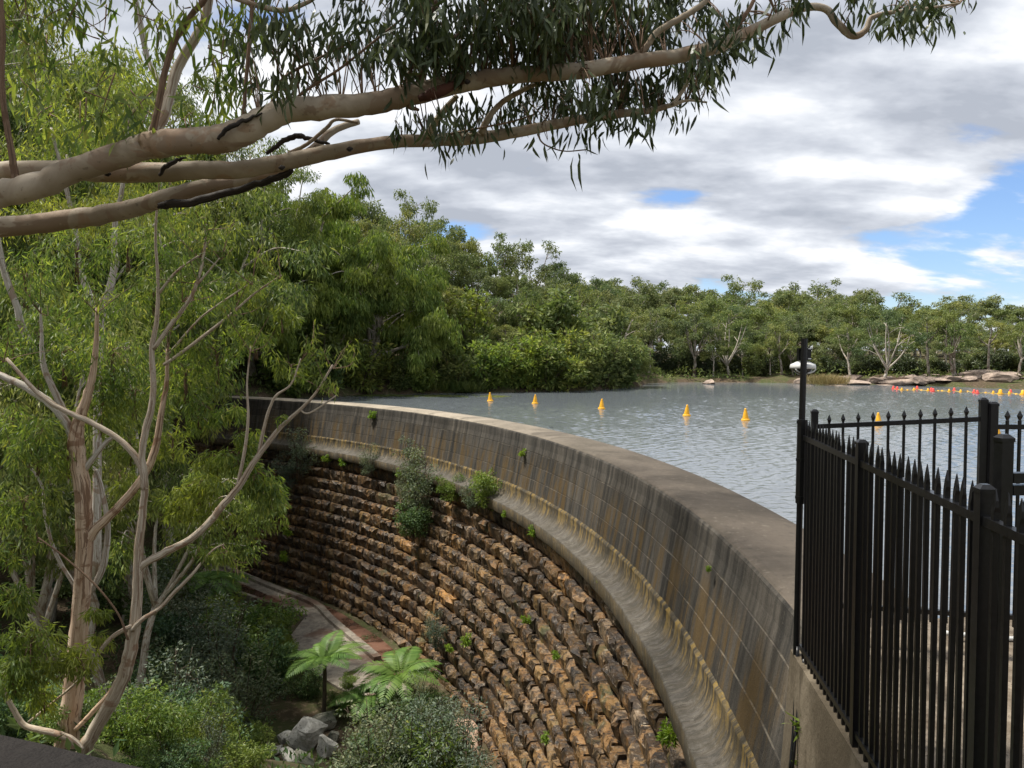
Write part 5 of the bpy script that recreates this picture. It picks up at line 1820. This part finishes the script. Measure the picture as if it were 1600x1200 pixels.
    for px, py in tips:
        s0 = pt(px, py + 4, 10.1)
        for k in range(4):
            e = s0 + (np.array([rg.normal(0.08, 0.28), rg.normal(0, 0.25), rg.uniform(0.05, 0.6)]) if py < 800 else rg.normal(0, .2, 3))
            m2 = (s0 + e) / 2 + rg.normal(0, 0.04, 3)
            L = smooth_line([s0, m2, e], 4)
            tmb.tube(L, np.linspace(0.008, 0.0025, len(L)), 4)
            for q in L[3:]:
                n = rg.randint(3, 7)
                leaves(tlf, q + rg.normal(0, .05, (n, 3)), rg.normal(0, .4, (n, 3)) + [0, 0, -0.8], 0.115, 0.02, rg, long=True)
    for mbx, nm, mt, kd in ((tmb, 'fine_twigs', 'bark_brown', 'stuff'), (tlf, 'tip_leaves', 'gum_near', None)):
        mbx.v = [v - np.array(b.location) for v in mbx.v]
        tag(link(nm, mbx.mesh(nm, M[mt]), b), kind='stuff')
    # foliage: (px, py, radius px, leaves, owner, depth)
    CL = [(60, 700, 62, 560, 'a', 10.2), (38, 790, 58, 480, 'a', 10.0), (105, 720, 40, 260, 'a', 10.9), (20, 660, 45, 320, 'a', 10.6), (18, 930, 36, 260, 'a', 9.6), (10, 870, 30, 160, 'a', 9.6),
          (48, 1010, 52, 520, 'b', 9.3), (22, 1055, 45, 380, 'b', 9.2), (95, 1035, 36, 260, 'b', 9.5), (125, 1035, 32, 200, 'b', 9.5), (70, 1090, 36, 200, 'b', 9.6), (150, 960, 26, 130, 'b', 10.2), (158, 1000, 20, 80, 'b', 10.2),
          (100, 560, 62, 480, 'a', 11.2), (175, 560, 62, 520, 'a', 11.0), (150, 480, 55, 420, 'a', 11.5), (60, 520, 45, 260, 'a', 11.3), (210, 620, 52, 380, 'a', 11.2), (160, 650, 48, 320, 'a', 11.2), (20, 545, 40, 220, 'a', 11.0),
          (290, 590, 58, 420, 'b', 10.8), (340, 560, 56, 420, 'b', 10.8), (240, 460, 46, 280, 'b', 10.6), (250, 410, 42, 240, 'b', 10.6), (310, 640, 45, 300, 'b', 10.8), (270, 690, 42, 260, 'b', 10.8), (400, 530, 44, 260, 'b', 10.8),
          (440, 500, 30, 160, 'b', 10.6), (455, 575, 30, 120, 'b', 10.4), (312, 762, 38, 420, 'b', 10.3), (280, 792, 34, 260, 'b', 10.4), (340, 720, 34, 220, 'b', 10.7), (372, 715, 38, 320, 'b', 10.4), (402, 745, 40, 360, 'b', 10.3),
          (425, 775, 30, 220, 'b', 10.3), (330, 800, 30, 160, 'b', 10.5), (385, 690, 30, 160, 'b', 10.5), (350, 865, 14, 50, 'b', 9.9), (310, 860, 18, 40, 'b', 9.9), (365, 640, 22, 80, 'b', 10.2), (350, 650, 18, 60, 'b', 10.2),
          (440, 655, 14, 30, 'b', 10.0), (205, 700, 40, 220, 'a', 11.4), (185, 745, 34, 160, 'a', 11.6), (60, 600, 36, 180, 'a', 10.8), (160, 605, 40, 240, 'a', 10.8), (120, 400, 60, 420, 'a', 12.0), (40, 440, 60, 380, 'a', 12.0),
          (200, 390, 50, 320, 'a', 12.0), (300, 470, 46, 260, 'b', 11.0), (370, 450, 40, 200, 'b', 10.6)]
    fm = {'a': MB(), 'b': MB()}
    tw = {'a': MB(), 'b': MB()}
    for px, py, r, n, w, d in CL:
        c = pt(px, py, d)
        rr = r / 1200 * d
        T = droop_cluster(fm[w], c, rr, int(n * 1.7), rg, 0.125, 0.021)
        for t in T[::2]:
            s = c + (t - c) * 0.1 + [0, 0, rr * 0.2]
            tw[w].tube(smooth_line([s - [0, 0, rr * 0.9], s, t], 3), [0.006] * 3 + [0.005] * 2 + [0.003] * 2, 4)
    for w, o in (('a', a), ('b', b)):
        fm[w].v = [v - np.array(o.location) for v in fm[w].v]
        tw[w].v = [v - np.array(o.location) for v in tw[w].v]
        link('crown', fm[w].mesh('crown', M['gum_near']), o)
        tag(link('twigs', tw[w].mesh('twigs', M['bark_brown'], True), o), kind='stuff')
    # forked pale gum behind
    c = thing('gum_tree', 'pale gum with a clean white fork behind the left foliage', 'tree', pt(152, 760, 19))
    add(c, 'trunk', [(150, 900, 14), (152, 760, 13), (153, 600, 13), (155, 520, 13), (156, 500, 12)], 'bark_grey', 19)
    add(c, 'limb', [(155, 505, 11), (147, 480, 11), (133, 445, 10), (123, 410, 9), (118, 360, 7), (100, 280, 6), (80, 200, 4)], 'bark_grey', 19)
    add(c, 'limb', [(156, 505, 11), (163, 478, 11), (174, 440, 10), (179, 400, 9), (180, 350, 8), (195, 270, 6), (200, 180, 4)], 'bark_grey', 19)
    cb = MB()
    for px, py, r, n in ((120, 340, 60, 500), (60, 250, 70, 600), (190, 300, 60, 500), (150, 220, 70, 650), (210, 200, 60, 500), (90, 160, 70, 500), (30, 330, 60, 420), (260, 330, 50, 320), (170, 130, 60, 420), (230, 110, 50, 300)):
        droop_cluster(cb, pt(px, py, 19.5), r / 1200 * 19.5, int(n * 1.3), rg, 0.17, 0.032)
    cb.v = [v - np.array(c.location) for v in cb.v]
    link('crown', cb.mesh('crown', M['gum_near']), c)


foreground()


# ------------------------------------------------------------------ the limbs overhead
def overhead():
    rg = rs(81)
    D = 4.6
    root = np.array([-5.6, 3.4, 1.2])
    t = thing('gum_tree', 'big gum at left whose cream limbs and dark leaves hang across the top', 'tree', root)

    def add(nm, pts, mat, depth=D, n=10, wob=0.04):
        mb = MB()
        P = limb(mb, pts, depth, n, 6, rg, wob)
        mb.v = [v - root for v in mb.v]
        link(nm, mb.mesh(nm, M[mat], True), t)
        return P
    # trunk outside the frame
    mb = MB()
    tk = smooth_line([root + [-0.1, 0, -1.2], root + [0.0, 0, 0.8], root + [0.15, 0.05, 2.6], root + [0.1, 0.2, 5.0], root + [0.3, 0.4, 8.0]], 5)
    mb.tube(tk - root, np.linspace(0.34, 0.12, len(tk)), 12)
    link('trunk', mb.mesh('trunk', M['bark_over'], True), t)
    U = add('limb', [(-1100, 560, 84, 3.5), (-850, 500, 72, 3.55), (-640, 430, 62, 3.7), (-300, 390, 52, 4.1), (-90, 330, 44), (0, 304, 41), (60, 290, 40), (110, 268, 38), (165, 250, 38), (215, 233, 40), (250, 224, 42), (300, 220, 40), (350, 217, 44), (400, 196, 42), (450, 173, 38), (520, 167, 36), (590, 160, 34),
                     (650, 146, 33), (720, 130, 30), (800, 118, 26), (890, 112, 25), (960, 102, 24), (1040, 90, 23), (1110, 76, 22), (1160, 55, 18), (1215, 28, 15), (1255, 12, 12), (1290, 14, 11), (1308, 36, 11), (1332, 56, 11),
                     (1352, 48, 9), (1362, 28, 8), (1390, 20, 6), (1440, 14, 4), (1500, 5, 3)], 'bark_over', n=14)
    Mm = add('limb', [(-1100, 440, 70, 3.55), (-850, 400, 60, 3.8), (-640, 350, 50, 4.2), (-300, 290, 44, 4.6), (-90, 274, 33, 4.9), (0, 268, 31, 4.9), (100, 266, 30, 4.9), (200, 270, 31, 4.9), (300, 267, 29, 4.9), (380, 264, 27, 4.9), (450, 252, 26, 4.9), (520, 237, 24, 4.9), (600, 223, 20, 4.9),
                      (680, 219, 20, 4.9), (750, 215, 19, 4.9), (820, 204, 17, 4.9), (900, 188, 15, 4.9), (970, 178, 13, 4.9), (1020, 172, 10, 4.9), (1050, 164, 7, 4.9), (1075, 157, 4, 4.9), (1105, 160, 3, 4.9)], 'bark_over', n=12)
    Lw = add('limb', [(-1100, 640, 64, 3.5), (-850, 560, 54, 3.9), (-640, 470, 46, 4.4), (-300, 390, 40, 5.0), (-90, 362, 33, 5.2), (0, 355, 32, 5.2), (80, 347, 31, 5.2), (150, 337, 30, 5.2), (215, 324, 27, 5.2), (255, 310, 25, 5.2), (310, 295, 25, 5.25), (370, 284, 22, 5.3), (430, 268, 18, 5.3),
                      (480, 240, 14, 5.4), (520, 205, 11, 5.5), (560, 190, 9, 5.6)], 'bark_over', n=12)
    add('dead_branch', [(248, 322, 9, 5.05), (262, 320, 13, 5.05), (300, 315, 13, 5.05), (350, 303, 12, 5.05), (400, 288, 11, 5.0), (440, 275, 11, 4.95), (457, 266, 7, 4.9)], 'bark_dead', n=8, wob=0.16)
    add('dead_branch', [(415, 240, 6, 5.3), (440, 222, 8, 5.3), (465, 212, 9, 5.3), (480, 216, 7, 5.3), (515, 225, 5, 5.3)], 'bark_dead', n=7, wob=0.18)
    add('peeling_bark', [(340, 218, 5, 4.5), (355, 202, 8, 4.48), (380, 190, 7, 4.5), (410, 176, 3, 4.52)], 'bark_dead', n=5, wob=0.3)
    add('peeling_bark', [(248, 274, 5, 4.75), (262, 258, 8, 4.72), (278, 250, 6, 4.75), (292, 246, 2, 4.78)], 'bark_dead', n=5, wob=0.3)
    add('bark_scar', [(655, 154, 10, 4.52), (672, 148, 17, 4.51), (695, 139, 17, 4.51), (726, 127, 6, 4.52)], 'redbark', n=10)
    for px, py in ((168, 272), (546, 233), (622, 216), (730, 128), (440, 262)):
        add('knot', [(px - 4, py, 3, 4.47 if py in (128,) else 4.75), (px, py, 8, 4.47 if py == 128 else 4.74), (px + 5, py - 1, 3, 4.47 if py == 128 else 4.75)], 'bark_dead', n=6)
    BR = [([(234, 236, 15), (240, 200, 11), (250, 150, 10), (258, 110, 10), (275, 60, 10), (300, 22, 9), (322, -5, 9), (345, -60, 8)], 'bark_brown'),
          ([(26, 292, 12), (18, 240, 10), (8, 180, 9), (2, 120, 9), (4, 60, 9), (0, 0, 9), (-6, -60, 8)], 'bark_brown'),
          ([(222, 232, 12, 5.0), (240, 205, 18, 5.2), (256, 180, 17, 5.3), (264, 150, 16, 5.4), (278, 105, 16, 5.5), (303, 62, 15, 5.5), (320, 30, 14, 5.5), (328, -20, 13, 5.5)], 'bark_cream'),
          ([(380, 190, 7), (384, 130, 6), (390, 60, 6), (396, -20, 6)], 'bark_brown'),
          ([(640, 150, 8), (640, 118, 7), (652, 70, 7), (672, 25, 7), (690, -20, 6)], 'bark_brown'),
          ([(655, 142, 8), (655, 120, 7), (690, 75, 6), (730, 42, 6), (760, 0, 6), (775, -30, 5)], 'bark_brown'),
          ([(655, 146, 6), (640, 165, 9), (655, 172, 4)], 'bark_brown'),
          ([(668, 212, 14, 4.85), (680, 192, 12, 4.8), (698, 168, 10, 4.75), (714, 150, 8, 4.7)], 'bark_cream'),
          ([(752, 208, 12, 4.85), (765, 182, 10, 4.8), (785, 160, 9, 4.8), (815, 142, 8, 4.75), (845, 128, 6, 4.7)], 'bark_over'),
          ([(980, 98, 12), (1008, 76, 10), (1025, 52, 10), (1050, 36, 10), (1085, 15, 9), (1110, -10, 8)], 'bark_over'),
          ([(1050, 164, 6, 4.85), (1068, 140, 6, 4.85), (1080, 115, 6, 4.8), (1085, 95, 5, 4.75)], 'bark_over'),
          ([(430, 180, 5), (480, 140, 5), (530, 108, 4), (590, 60, 4), (640, 20, 3)], 'bark_brown'),
          ([(450, 240, 6, 5.2), (480, 225, 6, 5.2), (510, 200, 6, 5.2), (525, 187, 5, 5.2), (560, 192, 4, 5.2)], 'bark_over'),
          ([(400, 200, 5), (430, 150, 5), (445, 120, 5), (500, 90, 4), (540, 70, 3)], 'bark_brown'),
          ([(360, -6, 8), (400, 8, 8), (440, 16, 8), (470, 8, 7), (500, -15, 6)], 'bark_over'),
          ([(1140, 60, 8), (1160, 30, 7), (1178, 0, 6), (1190, -30, 5)], 'bark_brown'),
          ([(700, 210, 4, 4.85), (760, 198, 3, 4.8), (800, 190, 3, 4.8), (830, 180, 2, 4.8)], 'bark_brown'),
          ([(840, 210, 3, 4.75), (850, 225, 2.5, 4.7), (880, 236, 2, 4.7), (915, 234, 2, 4.7)], 'bark_brown'),
          ([(210, -10, 9, 5.8), (222, 50, 9, 5.8), (232, 95, 8, 5.8), (250, 128, 8, 5.7)], 'bark_grey')]
    for pts, mt in BR:
        a, b = pts[-2], pts[-1]
        if b[1] <= 0:                      # it goes on above the picture and tapers out
            dx = b[0] - a[0]
            pts = pts + [(b[0] + dx * 1.5, b[1] - 90, b[2] * 0.7, *b[3:]), (b[0] + dx * 2.2, b[1] - 190, b[2] * 0.4, *b[3:]), (b[0] + dx * 3.0, b[1] - 280, 1.5, *b[3:])]
        add('branch', pts, mt, n=7)
    # twigs and leaves; (px, py, r, n, depth)
    CL = [(670, 20, 45, 150), (720, 40, 50, 190), (760, 70, 45, 170), (790, 20, 55, 230), (840, 50, 55, 260), (880, 20, 55, 260), (850, 85, 42, 190), (900, 70, 50, 220), (930, 30, 52, 240), (955, 75, 40, 160), (985, 20, 45, 160),
          (700, 90, 40, 110), (640, 60, 42, 110), (600, 30, 42, 100), (560, 90, 36, 70), (610, 100, 36, 80), (520, 60, 40, 80), (480, 30, 42, 110), (470, 100, 36, 70), (440, 60, 40, 100), (540, 20, 38, 80), (580, 60, 30, 60), (660, 110, 28, 60),
          (1020, 45, 32, 70), (1060, 30, 28, 50), (1085, 12, 26, 50), (880, 135, 30, 120), (920, 145, 32, 130), (960, 140, 32, 130), (1000, 140, 32, 120), (1030, 135, 26, 80), (845, 150, 28, 80), (810, 160, 26, 60), (780, 175, 24, 40),
          (720, 175, 26, 60), (690, 185, 24, 50), (660, 190, 22, 40), (740, 195, 22, 34), (1060, 110, 24, 60), (1090, 90, 24, 70), (1110, 105, 22, 60), (1135, 70, 26, 70), (1150, 40, 28, 80), (1180, 55, 20, 30), (1120, 45, 24, 50),
          (965, 175, 20, 40), (1000, 175, 20, 40), (1040, 165, 18, 26), (620, 215, 20, 22), (690, 235, 16, 14), (700, 225, 20, 20), (850, 215, 14, 18), (905, 215, 12, 14), (1390, 12, 30, 60), (1420, 22, 26, 50), (1450, 18, 28, 50), (1480, 14, 24, 34), (1350, 8, 24, 40), (1505, 22, 12, 8),
          (1075, 172, 14, 10), (935, 195, 16, 18), (870, 190, 18, 24), (420, 130, 34, 80), (395, 80, 36, 80), (1200, 20, 26, 30), (1230, 5, 24, 30), (1040, 5, 30, 70), (740, 0, 45, 150), (650, -15, 50, 130), (830, -15, 55, 180), (930, -15, 55, 180)]
    CL += [(rg.uniform(150, 1210), rg.uniform(-330, -40), rg.uniform(30, 55), rg.randint(50, 120)) for _ in range(70)]
    big = []
    fb, tw = MB(), MB()
    limbs = np.concatenate([U, Mm, Lw])
    for px, py, r, n in CL:
        d = D + rg.uniform(-0.35, 0.65)
        c = pt(px, py, d)
        rr = r / 1200 * d
        k = max(2, n // 14)
        tuft = c + ball(rg, k, 0.1) * np.array([rr, rr * 1.6, rr * 0.75])
        # a twig from the nearest limb to each tuft
        j = ((limbs - c) ** 2).sum(1).argmin()
        for q in tuft:
            s = limbs[j] if np.linalg.norm(limbs[j] - c) < 0.7 else c + rg.normal(0, rr * .5, 3) + [0, 0, rr * 0.7]
            m = (s + q) / 2 + [0, 0, 0.05] + rg.normal(0, 0.02, 3)
            tw.tube(smooth_line([s, m, q], 3) - root, np.linspace(0.0045, 0.002, 7), 4)
        n = int(n * (1.15 if py < 120 and px > 620 else 0.85))
        idx = rg.randint(0, k, n)
        pos = tuft[idx] + ball(rg, n, 0.0) * 0.11
        dr = rg.normal(0, 0.36, (n, 3)) + [0, 0, -1.0]
        ln = rg.uniform(0.085, 0.145, n)
        if py > 100 or px > 1300:
            sel = rg.rand(n) < 0.17
        else:
            sel = rg.rand(n) < 0.02
        leaves(fb, pos[~sel] - root, dr[~sel], ln[~sel], 0.0225, rg, 0.10, long=True)
        for p, dd, L in zip(pos[sel], dr[sel], ln[sel]):
            big.append((p, dd, L))
    # broad leaves in front at the left, sunlight put into their paler colour
    sb = MB()
    for px, py, r, n in ((165, 165, 30, 26), (190, 190, 26, 24), (150, 140, 24, 14), (215, 170, 26, 20), (240, 205, 24, 16), (30, 60, 50, 60), (60, 110, 40, 46), (20, 150, 40, 40), (110, 40, 50, 50), (150, 70, 40, 34), (350, 120, 40, 60), (330, 170, 36, 46),
                         (300, 190, 26, 26), (370, 60, 40, 60), (410, 20, 40, 60), (290, 30, 36, 40), (200, 20, 46, 46), (250, 70, 30, 24), (120, 215, 40, 26), (60, 200, 40, 30), (340, 30, 36, 50), (385, 150, 30, 40)):
        d = D + rg.uniform(-0.1, 1.3)
        c = pt(px, py, d)
        rr = r / 1200 * d
        k = max(2, n // 9)
        tuft = c + ball(rg, k, 0.1) * rr
        for q in tuft:
            s = c + rg.normal(0, rr * .6, 3) + [0, 0, rr]
            tw.tube(smooth_line([s, (s + q) / 2 + rg.normal(0, .02, 3), q], 3) - root, np.linspace(0.005, 0.002, 7), 4)
        pos = tuft[rg.randint(0, k, n)] + ball(rg, n, 0) * 0.11
        leaves(sb, pos - root, rg.normal(0, .4, (n, 3)) + [0, 0, -1.0], 0.135, 0.024, rg, 0.1, long=True)
    # the upper crown, above the picture, that shades the limbs and the near end of the dam
    ub, ul = MB(), MB()
    for k in range(120):
        x, y = rg.uniform(-13, 1.5), rg.uniform(1.0, 21)
        z = 5.2 + 0.50 * y + abs(rg.normal(0, 2.6))
        if z > 21:
            continue
        c = np.array([x, y, z])
        droop_cluster(ub, c, rg.uniform(0.7, 1.35), 330, rg, 0.19, 0.045, long=False)
        if k % 3 == 0:
            s0 = tk[-1 - rg.randint(0, 8)]
            ul.tube(smooth_line([s0, (s0 + c) / 2 + [0, 0, 0.8], c], 5) - root, np.linspace(0.07, 0.02, 11), 6)
    ub.v = [v - root for v in ub.v]
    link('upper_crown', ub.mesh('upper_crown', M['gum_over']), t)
    link('upper_limbs', ul.mesh('upper_limbs', M['bark_over'], True), t)
    link('sunlit_tone_foliage', sb.mesh('sunlit_tone_foliage', M['gum_near']), t)
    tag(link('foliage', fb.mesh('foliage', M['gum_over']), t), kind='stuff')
    tag(link('twigs', tw.mesh('twigs', M['bark_brown'], True), t), kind='stuff')
    # single leaves, sharing eight meshes
    lm = []
    for k in range(8):
        mb = MB()
        r2 = rs(900 + k)
        leaves(mb, np.zeros((1, 3)), np.array([[0, 0, -1.0]]), 1.0 / 0.95, 0.175, r2, 0.10, long=True)
        lm.append(mb.mesh('leaf', M['gum_over']))
    big = big[:270]
    for px, py, L, ax in ((896, 243, .170, (0.02, 0, -1)), (907, 242, .175, (-0.04, 0, -1)), (914, 233, .095, (1, 0, -0.25)), (788, 232, .09, (-.2, 0, -1)), (832, 228, .10, (.3, 0, -1)), (858, 226, .09, (.4, 0, -1)), (826, 222, .07, (-.5, 0, -1))):
        big.append((pt(px, py, 4.45), np.array(ax, float), L))
    for k, (p, dd, L) in enumerate(big):
        q = Vector(unit(np.array(dd))).to_track_quat('-Z', 'Y').to_euler()
        link('leaf', lm[k % 8], t, p - root, q, (L,) * 3)


overhead()

def finish_labels():
    """Look-alikes that stand in one place are told apart by their order from the left."""
    by = {}
    for o in bpy.data.objects:
        if o.parent is None and o.get('category') and o.get('label'):
            by.setdefault(o['label'], []).append(o)
    W0 = ['leftmost', 'second from left', 'third from left', 'fourth from left', 'fifth from left', 'sixth from left', 'seventh from left', 'eighth from left', 'ninth from left', 'tenth from left', 'eleventh from left', 'twelfth from left']
    for lb, os_ in by.items():
        if len(os_) < 2:
            continue
        os_.sort(key=lambda o: o.location.x / max(o.location.y, 0.1))
        for i, o in enumerate(os_):
            w = W0[i] if i <= len(os_) / 2 else (W0[len(os_) - 1 - i].replace('left', 'right'))
            if i == len(os_) - 1:
                w = 'rightmost'
            elif len(os_) == 3 and i == 1:
                w = 'middle one'
            o['label'] = f'{lb}, {w}'


finish_labels()
print('objects', len(bpy.data.objects), 'tris', sum(len(p.vertices) - 2 for m in bpy.data.meshes for p in m.polygons))
